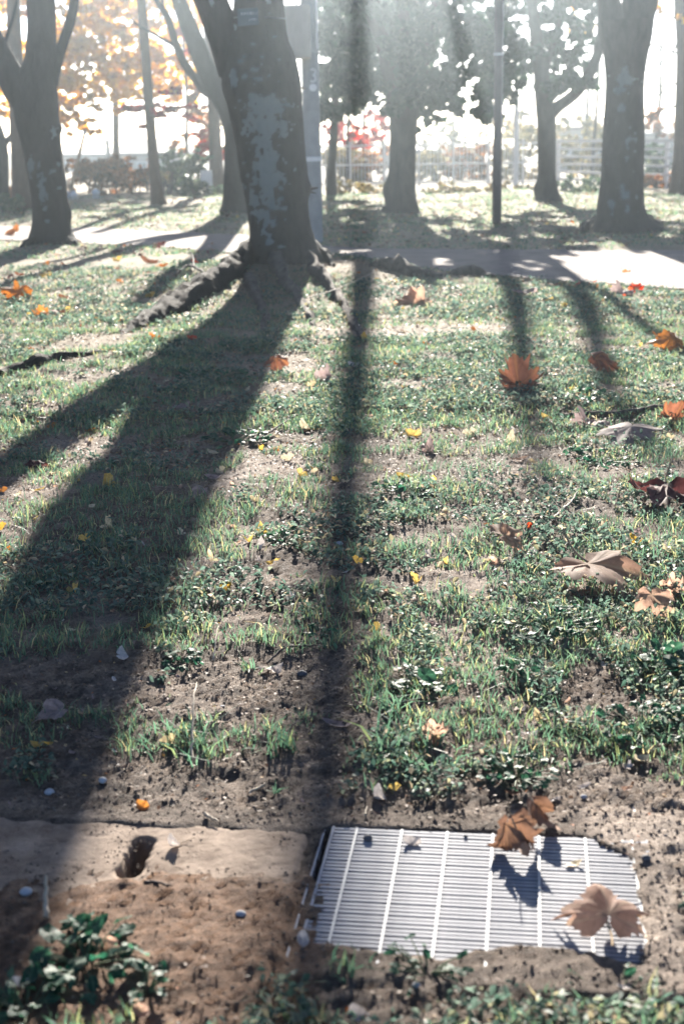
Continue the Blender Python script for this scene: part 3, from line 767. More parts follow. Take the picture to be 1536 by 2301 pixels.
# --- trunk at the right edge, bare fine branches
b_ = ground(1532, 434); D = b_[1]; loc = (b_[0], b_[1], 0)
tre = thing('bare_tree', 'brownish trunk at the right edge with bare twigs above', 'tree', loc)
link('trunk', trunk_mesh('trunk', D, [(1530, 440, 66), (1531, 428, 56), (1534, 380, 50), (1537, 300, 46), (1540, 150, 42), (1538, 60, 40), (1530, -20, 34), (1520, -160, 24)], MAT['bark_brown'], n=32, per=8, seed=74, loc=loc, flare=0.1), tre)
r_ = np.random.default_rng(75)
for (x0, y0, x1, y1) in [(1530, 120, 1440, 90), (1532, 190, 1446, 210), (1535, 60, 1470, 10), (1530, 230, 1452, 262), (1528, 90, 1478, 150)]:
    pts = [(x0 + (x1 - x0) * f + r_.normal(0, 4), y0 + (y1 - y0) * f + r_.normal(0, 6), 6 - 4.2 * f) for f in (0, .3, .6, 1)]
    link('branch', trunk_mesh('branch', D, pts, MAT['bark_far'], n=6, per=5, seed=76, loc=loc), tre)
    mbz = MB()
    for _ in range(7):
        f = r_.uniform(0.2, 0.95); a = at(x0 + (x1 - x0) * f, y0 + (y1 - y0) * f, D)
        b2 = a + Vector((r_.normal(-0.25, 0.2), r_.normal(0, 0.2), r_.normal(0.05, 0.25)))
        c2 = b2 + Vector((r_.normal(-0.15, 0.1), 0, r_.normal(0.05, 0.15)))
        mbz.tube([a, b2, c2], [0.012, 0.008, 0.004], 5)
    link('twigs', rel(mbz.mesh('twigs', MAT['bark_far']), loc), tre)
cl = scatter_clumps(1470, 1560, -60, 45, D - 1, D + 1.5, 10, 12, 22, 40, 141)
crown('crown', cl, 0.09, MAT['yellow_crown'], 142, tre)

# --- left group: brown trunks, yellow and red crowns
def simple_tree(name, label, base, pts, mat, seed, cat='tree', group=None, clumps=None, size=0.12, cmat=None, dd=0.0):
    b0 = ground(*base); Dd = b0[1] + dd
    q = at(base[0], base[1], Dd)
    lc = (q.x, Dd, q.z if dd else 0.0)
    tt = thing(name, label, cat, lc, group=group)
    link('trunk', trunk_mesh('trunk', Dd, pts, mat, n=28, per=8, seed=seed, loc=lc, flare=0.08), tt)
    for (cmt, cls, sz) in (clumps or []):
        crown('crown', cls, sz, cmt, seed + 1000, tt)
    return tt, Dd
t4, D4 = simple_tree('maple_tree', 'thin reddish brown trunk with drooping shaded red sprays, left of centre', (355, 458),
    [(357, 466, 44), (356, 456, 36), (352, 430, 27), (346, 370, 24), (340, 300, 22), (334, 220, 22), (328, 130, 21), (320, 30, 20), (312, -60, 18), (300, -220, 14)], MAT['bark_brown'], 84,
    clumps=[(MAT['shaded_red_crown'], [pclump(300, 244, 33.5, 30, 7, 160), pclump(330, 238, 34.2, 34, 6, 170), pclump(385, 205, 33.8, 26, 8, 150), pclump(380, 250, 33.5, 44, 8, 220), pclump(415, 240, 34, 30, 7, 150), pclump(322, 288, 33.6, 18, 7, 80), pclump(360, 262, 34.4, 26, 5, 90)], 0.075)])
t5, D5 = simple_tree('maple_tree', 'brown trunk behind the white notice board with red leaves', (487, 428),
    [(487, 434, 40), (487, 420, 35), (484, 340, 29), (480, 250, 26), (472, 120, 22), (462, 0, 20), (450, -120, 16)], MAT['bark_brown'], 85,
    clumps=[(MAT['red_crown'], [pclump(450, 345, 42, 22, 10, 150), pclump(500, 350, 42, 16, 8, 100), pclump(470, 330, 42.4, 30, 10, 150), pclump(460, 300, 42.5, 30, 12, 120), pclump(500, 60, 42, 34, 34, 300), pclump(480, 120, 42.4, 36, 26, 300), pclump(500, 150, 42, 22, 22, 150), pclump(440, 110, 42.2, 26, 18, 120), pclump(425, 265, 42, 18, 8, 80), pclump(400, 75, 42, 18, 12, 80)], 0.11)])
simple_tree('brown_tree', 'warm brown trunk just behind the left forked cherry', (53, 472),
    [(54, 480, 70), (53, 468, 54), (50, 420, 44), (44, 330, 38), (38, 220, 34), (34, 120, 32), (30, 0, 28), (24, -140, 22)], MAT['bark_brown'], 86)
tle, Dl = simple_tree('dark_tree', 'dark curved trunk cut by the left edge', (0, 452),
    [(0, 460, 50), (1, 448, 38), (4, 410, 32), (6, 360, 28), (2, 320, 26), (-10, 280, 24), (-25, 230, 22)], MAT['bark_dehazed'], 87)
link('limb', trunk_mesh('limb', Dl, [(4, 335, 16), (20, 312, 13), (40, 296, 11), (62, 285, 8)], MAT['bark'], n=10, per=6, seed=88, loc=tle.location), tle)
# yellow crowns
def yellow_tree(label, basex, D, clumps, seed, tw=16, mat='yellow_crown', name='ginkgo_tree'):
    q = at(basex, 380, D)
    lc = (q.x, D, -0.2)
    tt = thing(name, label, 'tree', lc)
    link('trunk', trunk_mesh('trunk', D, [('w', q.x, D, -0.25, tw * 0.75 * D / F), ('w', q.x, D, 0.6, tw * 0.5 * D / F), ('w', q.x + 0.1, D, 3.0, tw * 0.42 * D / F), ('w', q.x, D, 5.5, tw * 0.25 * D / F)], MAT['bark_far'], n=16, per=6, seed=seed, loc=lc), tt)
    crown('crown', [c_[:4] + (c_[4] * 0.35, c_[5], int(c_[6] * 1.15)) for c_ in clumps], 0.135, MAT[mat], seed + 1, tt)
    return tt
yellow_tree('golden yellow tree with a full crown behind the left forked cherry', 120, 44,
    scatter_clumps(130, 300, -60, 235, 42, 45, 66, 22, 40, 95, 201, lambda x, y: y < 250) + scatter_clumps(130, 200, 225, 300, 42, 45, 7, 16, 26, 60, 202), 205)
yellow_tree('yellow tree glowing behind the thin reddish trunk', 262, 50,
    scatter_clumps(225, 440, -60, 215, 47, 50, 86, 22, 42, 95, 211), 215)
yellow_tree('yellow tree behind the leftmost trunks, crown cut by the left edge', -20, 46,
    scatter_clumps(-60, 75, -50, 260, 44, 47, 40, 22, 38, 90, 221), 225)
yellow_tree('small olive and orange maple in front of the brown trunk by the notice board', 420, 46,
    scatter_clumps(405, 505, 175, 330, 45, 48, 14, 16, 26, 60, 231), 235, tw=8, mat='azalea', name='maple_tree')
yellow_tree('orange maple seen between utility pole and hazy forked tree', 780, 50,
    scatter_clumps(722, 860, 255, 335, 49, 52, 16, 14, 24, 55, 241), 245, tw=8, mat='red_crown', name='maple_tree')
yellow_tree('golden leaved tree showing beside the stems of the thick right trunk', 1330, 46,
    scatter_clumps(1285, 1352, -20, 75, 45, 48, 10, 10, 18, 32, 251), 255, tw=8)
yellow_tree('autumn coloured tree behind the white rail fence', 1310, 58,
    scatter_clumps(1130, 1350, 250, 330, 56, 62, 26, 16, 26, 50, 261, lambda x, y: y > 262 + abs(x - 1300) * 0.15), 265, tw=9, mat='hedge', name='autumn_tree')
yellow_tree('faint pinkish tree at far right behind the fence', 1470, 56,
    scatter_clumps(1445, 1540, 240, 310, 54, 58, 12, 14, 22, 45, 271), 275, tw=9, mat='azalea', name='autumn_tree')

yellow_tree('faint straw coloured tree beyond the bar fence, left of the lamp pole', 1015, 66,
    scatter_clumps(945, 1095, 262, 335, 64, 68, 22, 14, 24, 46, 281, lambda x, y: y > 285 + 22 * math.sin(x * 0.05)), 285, tw=8, mat='hedge', name='autumn_tree')
yellow_tree('faint green tree beyond the bar fence between utility pole and hazy forked tree', 815, 68,
    scatter_clumps(730, 868, 282, 345, 66, 70, 18, 14, 22, 46, 291), 295, tw=8, mat='hedge', name='autumn_tree')
yellow_tree('faint pale tree behind the white slender post', 1165, 66,
    scatter_clumps(1122, 1205, 250, 335, 64, 68, 16, 12, 22, 46, 296), 298, tw=8, mat='hedge', name='autumn_tree')
# ------------------------------------------------------------------ shrubs and hedges
def shrub(name, label, x0, x1, ytop, ybot, D, n, r0, r1, k, size, mat, seed, cat='shrub', group=None):
    c = at((x0 + x1) / 2, ybot, D)
    tt = thing(name, label, cat, (c.x, D, -0.25), group=group)
    mbz = MB()
    r = np.random.default_rng(seed)
    for q in np.linspace(x0, x1, 7):
        a = at(q, ybot, D); top = at(q + r.normal(0, 12), ytop + (ybot - ytop) * 0.4, D + r.normal(0, 0.3))
        mbz.tube([(a.x, a.y, -0.3), ((a.x + top.x) / 2 + r.normal(0, 0.05), a.y, (a.z + top.z) / 2), tuple(top)], [0.03, 0.022, 0.01], 5)
    link('stems', rel(mbz.mesh('stems', MAT['twig']), tt.location), tt)
    crown('foliage', scatter_clumps(x0, x1, ytop, ybot, D - 0.8, D + 1.2, n, r0, r1, k, seed), size, MAT[mat], seed + 1, tt)
shrub('azalea_bush', 'wide orange and olive autumn bush beyond the far lawn at left', 150, 290, 365, 440, 40, 30, 18, 28, 120, 0.075, 'azalea', 301)
shrub('azalea_bush', 'russet bush left of the thin reddish trunk', 250, 345, 358, 436, 41.5, 22, 18, 26, 110, 0.075, 'azalea', 303)
shrub('azalea_bush', 'low reddish bush at the far left edge between dark trunks', -20, 75, 390, 450, 40, 14, 16, 24, 90, 0.075, 'azalea', 305)
shrub('green_bush', 'dark green bush right of the thin reddish trunk', 375, 455, 345, 440, 41, 24, 18, 28, 130, 0.085, 'shrub', 307)
shrub('green_bush', 'pale leafy low shrub under the white notice board', 395, 505, 405, 452, 38.5, 22, 12, 20, 90, 0.075, 'shrub', 309)
shrub('hedge', 'pale straw coloured hedge right of the hazy forked tree', 940, 1105, 418, 448, 37, 24, 12, 18, 80, 0.07, 'hedge', 311, 'hedge')
shrub('hedge', 'pale hedge between lamp pole and slimmer tree', 1128, 1205, 418, 446, 38, 14, 12, 17, 70, 0.07, 'hedge', 313, 'hedge')
shrub('green_bush', 'sunlit green shrub in front of the white rail fence', 1255, 1345, 408, 446, 37, 18, 13, 20, 90, 0.07, 'shrub', 315)
shrub('hedge', 'orange leaved hedge right of the thick spotted trunk', 1448, 1505, 390, 425, 38, 12, 11, 16, 75, 0.07, 'azalea', 317, 'hedge')
shrub('hedge', 'dim hedge row between utility pole and hazy forked tree', 735, 868, 412, 442, 38, 18, 12, 18, 60, 0.07, 'hedge', 319, 'hedge')
shrub('green_bush', 'yellowing low bush below the brown trunk at far left', -20, 45, 445, 480, 30, 10, 12, 18, 70, 0.07, 'shrub', 321)
shrub('autumn_bush', 'small cream leaved bush close beside the thin reddish trunk', 362, 384, 372, 408, 39, 6, 9, 13, 60, 0.07, 'hedge', 323)

for k_, (x0, x1, yt, yb, Dd, mt_, lab) in enumerate([(728, 800, 332, 410, 52, 'hedge', 'pale autumn bush behind the bar fence, next to the utility pole'), (795, 872, 345, 412, 53, 'azalea', 'russet bush behind the bar fence, touching the hazy forked tree on its left'),
        (938, 1010, 352, 412, 52, 'hedge', 'pale bush behind the bar fence, touching the hazy forked tree on its right'), (1005, 1100, 340, 410, 53, 'azalea', 'brown bush behind the bar fence left of the lamp pole'), (1125, 1205, 330, 410, 52, 'hedge', 'straw coloured bush behind the white slender post'),
        (1255, 1345, 315, 405, 50, 'hedge', 'tall pale bush behind the white rails left of the thick trunk'), (1445, 1510, 330, 400, 48, 'shrub', 'greenish bush behind the white rails right of the thick trunk')]):
    shrub('autumn_bush', lab, x0, x1, yt, yb, Dd, 22, 14, 24, 80, 0.12, mt_, 340 + 2 * k_)
# ------------------------------------------------------------------ poles, fences, boards, houses
b_ = ground(705, 546); D = b_[1]
up = thing('utility_pole', 'pale concrete utility pole with beige box behind the lichened trunk', 'pole', (b_[0], D, 0))
mb = MB(); mb.tube([(0, 0, -0.1), (0, 0, 2), (0.0, 0, 9.0)], [0.130, 0.122, 0.095], 32)
link('pole', mb.mesh('pole', MAT['pole']), up)
pz = lambda y: at(705, y, D).z
mb = MB()
z1, z0 = pz(14), pz(134)
mb.box((0, 0, 0), (0.375, 0.22, z1 - z0))
bo = link('equipment_box', mb.mesh('equipment_box', MAT['boxpaint'], smooth=False), up)
bo.location = (at(667, 75, D - 0.26).x - b_[0], -0.24, (z0 + z1) / 2)
bv = bo.modifiers.new('bevel', 'BEVEL'); bv.width = 0.03; bv.segments = 3
mb = MB(); mb.box((0, 0, 0), (0.10, 0.012, (z1 - z0) * 0.72)); mb.box((0.0, -0.008, 0.0), (0.03, 0.02, (z1 - z0) * 0.6))
lk = link('cover_ridge', mb.mesh('cover_ridge', MAT['boxpaint'], smooth=False), bo); lk.location = (0.02, -0.112, 0)
mb = MB(); mb.box((0, 0, 0), (0.03, 0.03, 0.03)); lk = link('lug', mb.mesh('lug', MAT['white'], smooth=False), bo); lk.location = (0.0, 0, (z1 - z0) / 2 + 0.015)
for yy in (50, 118):
    mb = MB(); mb.tube([(0.132 * math.cos(a), 0.132 * math.sin(a), pz(yy)) for a in np.linspace(0, 2 * math.pi, 33)], [0.012] * 33, 6, cap=False)
    link('band', mb.mesh('band', MAT['metal_grey']), up)
mb = MB(); mb.tube([(0.10, -0.10, pz(-40)), (0.10, -0.10, pz(112))], [0.016, 0.016], 10)
link('conduit', mb.mesh('conduit', MAT['white']), up)
# pale band and tag lower down
mb = MB()
aa = np.linspace(0, 2 * math.pi, 33)
for z_ in (pz(357),):
    Vb = np.array([(0.131 * math.cos(a), 0.131 * math.sin(a), z_ + dz) for dz in (-0.03, 0.03) for a in aa[:-1]])
    mb.add(Vb, [(k, (k + 1) % 32, 32 + (k + 1) % 32, 32 + k) for k in range(32)])
link('reflective_band', mb.mesh('reflective_band', MAT['white']), up)
mb = MB(); mb.box((-0.13, -0.07, pz(362)), (0.05, 0.03, 0.20)); link('tag', mb.mesh('tag', MAT['white'], smooth=False), up)
# two round white number marks painted on the shaft (a notch of pole colour between their strokes)
def mark(zc, ra, rb, cut):
    n = 22; V = []
    for k in range(n):
        a = 2 * math.pi * k / n
        s_ = rb * math.cos(a) ; zz = ra * math.sin(a)
        ang = -math.pi / 2 + 0.30 + s_ / 0.129
        V.append((0.1295 * math.cos(ang), 0.1295 * math.sin(ang), zc + zz))
    ang = -math.pi / 2 + 0.30
    V.append((0.1295 * math.cos(ang), 0.1295 * math.sin(ang), zc))
    q = MB(); q.add(V, [(k, (k + 1) % n, n) for k in range(n)])
    mk = link('number_mark', q.mesh('number_mark', MAT['white']), up)
    return mk
def three(zc, h):
    q = MB(); pts = []
    for lobe, s0 in ((1, 0.25), (-1, 0.25)):
        for a in np.linspace(2.5, -1.45, 14) if lobe > 0 else np.linspace(1.45, -2.5, 14):
            pts.append((0.42 * h * 0.5 * math.cos(a), lobe * h * 0.25 + 0.25 * h * math.sin(a)))
    P3 = []
    for (sx, zz) in pts:
        ang = -math.pi / 2 + 0.30 + sx / 0.129
        P3.append((0.129 * math.cos(ang), 0.129 * math.sin(ang), zc + zz))
    q.tube(P3, [0.0135] * len(P3), 6)
    return link('number_mark', q.mesh('number_mark', MAT['white']), up)
three(pz(170), 0.17)
mark(pz(197), 0.05, 0.055, 0)

b_ = ground(1115, 504); D = b_[1]
lp = thing('lamp_pole', 'slim dark brown lamp pole standing on the far lawn', 'pole', (b_[0], D, 0))
mb = MB(); mb.tube([(0, 0, -0.05), (0, 0, 1.35), (0, 0, 1.38), (0, 0, 7)], [0.078, 0.076, 0.070, 0.062], 24)
link('pole', mb.mesh('pole', MAT['metal_dark']), lp)
zb = at(1115, 122, D).z
mb = MB(); mb.tube([(0, 0, zb - 0.02), (0, 0, zb + 0.02)], [0.082, 0.082], 24); link('band', mb.mesh('band', MAT['metal_grey']), lp)
mb = MB(); mb.tube([(0.07, 0.03, 0.9), (0.067, 0.03, 5)], [0.009, 0.009], 8); link('conduit', mb.mesh('conduit', MAT['metal_grey']), lp)
mb = MB(); mb.box((0, -0.073, 0.75), (0.07, 0.012, 0.24)); link('service_door', mb.mesh('service_door', MAT['metal_dark'], smooth=False), lp)
mb = MB(); mb.tube([(0, 0, 0.0), (0, 0, 0.03)], [0.16, 0.15], 24); link('base_plate', mb.mesh('base_plate', MAT['concrete']), lp)

D = 42.0
wp = at(1157, 418, D)
o = thing('white_post', 'white slender post in front of the far fence, right of the lamp pole', 'pole', (wp.x, D, -0.2))
mb = MB(); mb.tube([(0, 0, -0.1), (0, 0, 2.9)], [0.075, 0.07], 16); link('shaft', mb.mesh('shaft', MAT['white']), o)
mb = MB(); mb.tube([(0, 0, 2.9), (0, 0, 2.94), (0, 0, 2.97)], [0.085, 0.08, 0.03], 16); link('cap', mb.mesh('cap', MAT['white']), o)

# white rail fence on the right
A = at(1252, 420, 43); B = at(1640, 405, 36)
A.z = B.z = -0.1
fe = thing('rail_fence', 'white horizontal rail fence behind the thick right trunk', 'fence', tuple(A))
dv = B - A; L = dv.length; ang = math.atan2(dv.y, dv.x)
fe.rotation_euler = (0, 0, ang)
npost = 4
for k in range(npost):
    mb = MB(); mb.box((L * k / (npost - 1), 0.0, 0.62), (0.10, 0.10, 1.36)); link('post', mb.mesh('post', MAT['white'], smooth=False), fe)
for k in range(6):
    mb = MB(); mb.box((L / 2, -0.07, 0.20 + k * 0.215), (L, 0.035, 0.085 if k == 5 else 0.06)); link('rail', mb.mesh('rail', MAT['white'], smooth=False), fe)
# mesh fence in the middle distance
A = at(712, 430, 44.5); B = at(1252, 430, 43.5); A.z = B.z = -0.15
fm = thing('mesh_fence', 'pale upright bar fence between utility pole and white rails', 'fence', tuple(A))
dv = B - A; L = dv.length
fm.rotation_euler = (0, 0, math.atan2(dv.y, dv.x))
for k in range(8):
    mb = MB(); mb.box((L * k / 7, 0, 0.7), (0.06, 0.06, 1.4)); link('post', mb.mesh('post', MAT['white'], smooth=False), fm)
for z_ in (0.16, 0.72, 1.28):
    mb = MB(); mb.box((L / 2, 0.0, z_), (L, 0.03, 0.045)); link('rail', mb.mesh('rail', MAT['white'], smooth=False), fm)
mb = MB()
for k in range(int(L / 0.11)):
    mb.box((0.055 + k * 0.11, 0, 0.72), (0.014, 0.014, 1.2))
q = link('bars', mb.mesh('bars', MAT['white'], smooth=False), fm); q['kind'] = 'stuff'

# notice board
D = 38.2; c = at(464, 400, D)
nb_ = thing('notice_board', 'small white notice board on a post above green shrubs', 'sign', (c.x, D, -0.2))
mb = MB(); mb.box((0, 0, c.z + 0.2), (0.30, 0.025, 0.40)); link('board', mb.mesh('board', MAT['white'], smooth=False), nb_)
mb = MB(); mb.tube([(0, 0.03, -0.1), (0, 0.03, c.z + 0.35)], [0.022, 0.022], 8); link('post', mb.mesh('post', MAT['metal_grey']), nb_)
# two low lanterns
for (x, y, s, lab) in ((166, 441, 1.0, 'small white capped garden light nearest the left forked cherry'), (216, 436, 1.0, 'small white capped garden light right of its twin, by the russet bush')):
    D = 37.0; c = at(x, y, D)
    g = thing('garden_light', lab, 'lamp', (c.x, D, -0.1), group='garden lights along the far bushes')
    z_ = c.z + 0.1
    mb = MB(); mb.tube([(0, 0, -0.05), (0, 0, z_ - 0.12)], [0.03, 0.03], 10); link('post', mb.mesh('post', MAT['metal_dark']), g)
    mb = MB(); mb.tube([(0, 0, z_ - 0.12), (0, 0, z_ - 0.10), (0, 0, z_ + 0.02)], [0.07, 0.09, 0.085], 16); link('lamp_glass', mb.mesh('lamp_glass', MAT['cream'] if False else MAT['wall']), g)
    mb = MB(); mb.tube([(0, 0, z_ + 0.02), (0, 0, z_ + 0.05), (0, 0, z_ + 0.11), (0, 0, z_ + 0.14)], [0.11, 0.10, 0.06, 0.01], 16); link('cap', mb.mesh('cap', MAT['white']), g)
# leaning prop
D = 37.5
a = at(153, 455, D); c = at(186, 298, D)
o = thing('prop_pole', 'slanting orange brown prop pole beside the left forked cherry', 'pole', (a.x, D, -0.1))
mb = MB(); mb.tube([(0, 0, 0), (c.x - a.x, 0.3, c.z + 0.1)], [0.05, 0.04], 12); link('shaft', mb.mesh('shaft', MAT['bamboo']), o)
mb = MB(); mb.tube([(c.x - a.x, 0.3, c.z + 0.06), (c.x - a.x + 0.01, 0.3, c.z + 0.16)], [0.05, 0.045], 12); link('tip_wrap', mb.mesh('tip_wrap', MAT['metal_dark']), o)
D = 37.0; c = at(152, 447, D)
o = thing('utility_marker', 'little blue marker post right beside the left forked cherry', 'marker', (c.x, D, -0.1))
mb = MB(); mb.tube([(0, 0, -0.05), (0, 0, c.z + 0.25)], [0.06, 0.06], 12); link('post', mb.mesh('post', MAT['bluething']), o)
mb = MB(); mb.tube([(0, 0, c.z + 0.25), (0, 0, c.z + 0.28), (0, 0, c.z + 0.30)], [0.066, 0.06, 0.02], 12); link('cap', mb.mesh('cap', MAT['white']), o)
# thin far utility posts
for (x, yt, lab) in ((241, 312, 'thin dark far post rising above the roofs at left'), (277, 300, 'thinner faint post right of another far post')):
    D = 78; c = at(x, yt, D)
    o = thing('far_post', lab, 'pole', (c.x, D, -0.3))
    mb = MB(); mb.tube([(0, 0, 0), (0, 0, c.z + 0.3)], [0.14 if x == 241 else 0.06, 0.11 if x == 241 else 0.05], 10); link('shaft', mb.mesh('shaft', MAT['metal_dark'] if x == 241 else MAT['metal_grey']), o)
    mb = MB(); mb.box((0, 0, c.z + 0.1), (0.5, 0.08, 0.08)); link('cross_arm', mb.mesh('cross_arm', MAT['metal_grey'], smooth=False), o)
def house(label, x0, x1, yroof, yeave, D, wallm, roofm, gable=True, nwin=3, name='house'):
    a, b2 = at(x0, yeave, D), at(x1, yeave, D)
    W = b2.x - a.x; ze = a.z + 0.35; zr = at(x0, yroof, D).z + 0.35
    cx_ = (a.x + b2.x) / 2
    hs = thing(name, label, 'house', (cx_, D, -0.35))
    mb = MB(); mb.box((0, 3.0, ze / 2), (W, 6.0, ze)); link('wall', mb.mesh('wall', MAT[wallm], smooth=False), hs)
    ov = 0.4
    V = [(-W / 2 - ov, -ov, ze), (W / 2 + ov, -ov, ze), (W / 2 + ov, 6 + ov, ze), (-W / 2 - ov, 6 + ov, ze), (-W / 2 + (0 if gable else 1.2), 3, zr), (W / 2 - (0 if gable else 1.2), 3, zr)]
    V = V + [(x, y, z + 0.14) for (x, y, z) in V]
    mb = MB(); mb.add(V, [(6, 7, 11, 10), (8, 9, 10, 11), (0, 1, 7, 6), (1, 2, 8, 7), (2, 3, 9, 8), (3, 0, 6, 9)])
    mb.add(V, [(7, 8, 11), (9, 6, 10), (0, 3, 2), (0, 2, 1)])
    link('roof', mb.mesh('roof', MAT[roofm], smooth=False), hs)
    for k in range(nwin):
        wx = -W / 2 + W * (k + 0.5) / nwin; wh = min(1.1, ze * 0.42); ww = min(1.3, W / nwin * 0.6)
        zc = ze - 0.35 - wh / 2
        mb = MB()
        for (cx2, cz2, sx2, sz2) in ((0, wh / 2, ww + .1, .07), (0, -wh / 2, ww + .1, .07), (-ww / 2, 0, .07, wh), (ww / 2, 0, .07, wh), (0, 0, .05, wh)):
            mb.box((wx + cx2, -0.03, zc + cz2), (sx2, 0.06, sz2))
        wf = link('window', mb.mesh('window', MAT['white'], smooth=False), hs)
        mb = MB(); mb.box((wx, -0.01, zc), (ww, 0.02, wh)); link('pane', mb.mesh('pane', MAT['glass'], smooth=False), wf)
house('long low house with grey roof far behind the orange bushes at left', 140, 300, 340, 352, 86, 'wall', 'roof', nwin=6)
house('pale gabled house beyond the thin reddish trunk', 270, 400, 322, 350, 74, 'wall', 'roof', nwin=4)
house('brown roofed house behind the far fence at right', 1250, 1400, 262, 292, 70, 'wall', 'roofbrown', gable=False, nwin=4)
house('faded house behind the bar fence, right of the hazy forked tree', 945, 1080, 318, 342, 74, 'wall', 'roof', nwin=4)
house('greyish house between utility pole and hazy forked tree', 745, 880, 320, 350, 80, 'wall', 'roof', gable=False, nwin=4)
house('low pale house at far right beyond the rails', 1440, 1600, 280, 305, 78, 'wall', 'roof', nwin=4)
#BOUNDARY
# ------------------------------------------------------------------ drain: grating and concrete lid
gO = (GO[0], GO[1], 0.0)
gr = thing('drain_grating', 'pale galvanised steel drain grating half silted up at the bottom right', 'grating', gO, -GR)
U0, U1, V0, V1 = -0.050, 0.628, -0.585, -0.003
PITCHB = 0.0150
nb = int((V1 - V0) / PITCHB)
mb = MB(); mb.box((0, 0, 0), (U1 - U0, 0.0086, 0.024))
bar_me = mb.mesh('bearing_bar', MAT['steel'], smooth=False)
for k in range(nb):
    o = link('bearing_bar', bar_me, gr)
    o.location = ((U0 + U1) / 2, V1 - 0.004 - k * PITCHB, -0.010 + 0.0006 * math.sin(k * 2.3))
mb = MB(); mb.box((0, 0, 0), (0.0050, V1 - V0, 0.012))
MAT['steel_pale'] = surface('pale_steel_rod', (0.34, 0.35, 0.36), (0.46, 0.46, 0.46), 14, 0.6, 0.05)  # cross bars a paler steel than the bearing bars
cb_me = mb.mesh('cross_bar', MAT['steel_pale'], smooth=False)
for k in range(7):
    o = link('cross_bar', cb_me, gr); o.location = (k * 0.1, (V0 + V1) / 2, -0.0010)
mb = MB(); mb.box((0, 0, 0), (0.006, V1 - V0 + 0.01, 0.034))
eb = mb.mesh('end_plate', MAT['steel'], smooth=False)
for x_ in (U0 - 0.0035, U1 + 0.0035):
    o = link('end_plate', eb, gr); o.location = (x_, (V0 + V1) / 2, -0.014)
# angle iron frame round it
mb = MB(); mb.box((0, 0, 0), (0.0042, V1 - V0 + 0.02, 0.05))
fr = mb.mesh('frame_rail', MAT['steel'], smooth=False)
for x_ in (-0.073,):
    o = link('frame_rail', fr, gr); o.location = (x_, (V0 + V1) / 2, -0.0245)
mb = MB(); mb.box((0, 0, 0), (U1 - U0 + 0.05, 0.006, 0.04)); o = link('frame_rail', mb.mesh('frame_rail', MAT['steel'], smooth=False), gr); o.location = ((U0 + U1) / 2, 0.003, -0.0205)

lid = thing('gutter_lid', 'worn concrete gutter lid with a dark slot hole, earth washed over it', 'drain lid', gO, -GR)
lu = np.arange(-0.98, -0.0979, 0.0055); lv = np.arange(-0.60, -0.0079, 0.0055)
LU, LV = np.meshgrid(lu, lv)
us, vs_ = guv(*[np.array(ground(*q)) [k] for q in ((322, 1893),) for k in (0, 1)])
h0 = SLOT0; h1 = SLOT0 + SLOTD
hd = h1 - h0; hl = np.linalg.norm(hd)
tt_ = np.clip(((LU - h0[0]) * hd[0] + (LV - h0[1]) * hd[1]) / hl ** 2, 0, 1)
dist = np.hypot(LU - h0[0] - tt_ * hd[0], LV - h0[1] - tt_ * hd[1]) + 0.006 * (vnoise(LU * 60, LV * 60, 0, 3) - 0.5)
LZ = -0.10 * sstep(0.026, 0.018, dist) - 0.004 * sstep(0.034, 0.024, dist)
edge = np.minimum.reduce([LU - lu[0], lu[-1] - LU, LV - lv[0], lv[-1] - LV])
LZ = LZ - 0.008 * sstep(0.012, 0.0, edge + 0.008 * (fbm(LU * 40, LV * 40, 0, 3, 9) - 0.5)) + 0.0035 * (fbm(LU * 22, LV * 22, 0, 4, 8) - 0.5) - 0.0015 * sstep(0.66, 0.74, fbm(LU * 45, LV * 45, 0, 3, 12))
LVt = np.stack([LU.ravel(), LV.ravel(), LZ.ravel()], 1)
n1, n2_ = len(lu), len(lv)
i = np.arange(n2_ - 1)[:, None] * n1; j = np.arange(n1 - 1)[None, :]; a = i + j
lf = np.stack([a, a + 1, a + 1 + n1, a + n1], -1).reshape(-1, 4)
# skirt
ring = list(range(n1)) + [n1 * r + n1 - 1 for r in range(1, n2_)] + [n1 * (n2_ - 1) + c for c in range(n1 - 2, -1, -1)] + [n1 * r for r in range(n2_ - 2, 0, -1)]
sk = LVt[ring].copy(); sk[:, 2] = -0.09
base = len(LVt); kk = len(ring)
sf = np.array([(ring[q], base + q, base + (q + 1) % kk, ring[(q + 1) % kk]) for q in range(kk)])
link('slab', np_mesh('slab', np.vstack([LVt, sk]), np.vstack([lf, sf]), MAT['concrete']), lid)

# ------------------------------------------------------------------ leaf shapes (unit size 1 m across, shared)
def radial_leaf(name, outline, rings, zf, mat, veins, seed):
    """outline: list (theta deg, r); zf(x,y,t,th)->(x,y,z)"""
    th = np.radians([q[0] for q in outline]); rr = np.array([q[1] for q in outline])
    n = len(th)
    V, ve = [(0, 0, 0)], [1.0]
    for t in rings:
        for k in range(n):
            V.append((rr[k] * t * math.cos(th[k]), rr[k] * t * math.sin(th[k]), 0))
            ve.append(1.0 if k in veins else 0.0)
    V = np.array(V)
    V = zf(V)
    fcs = []
    for k in range(n - 1):
        fcs.append((0, 1 + k, 1 + k + 1, 1 + k + 1))
    for q in range(len(rings) - 1):
        for k in range(n - 1):
            a0 = 1 + q * n + k; b0 = a0 + n
            fcs.append((a0, b0, b0 + 1, a0 + 1))
    m_ = MB(); m_.add(V, np.array(fcs))
    me = m_.mesh(name, mat)
    at_ = me.attributes.new('vein', 'FLOAT', 'POINT')
    at_.data.foreach_set('value', np.array(ve, dtype=np.float32) * 0.75)
    return me
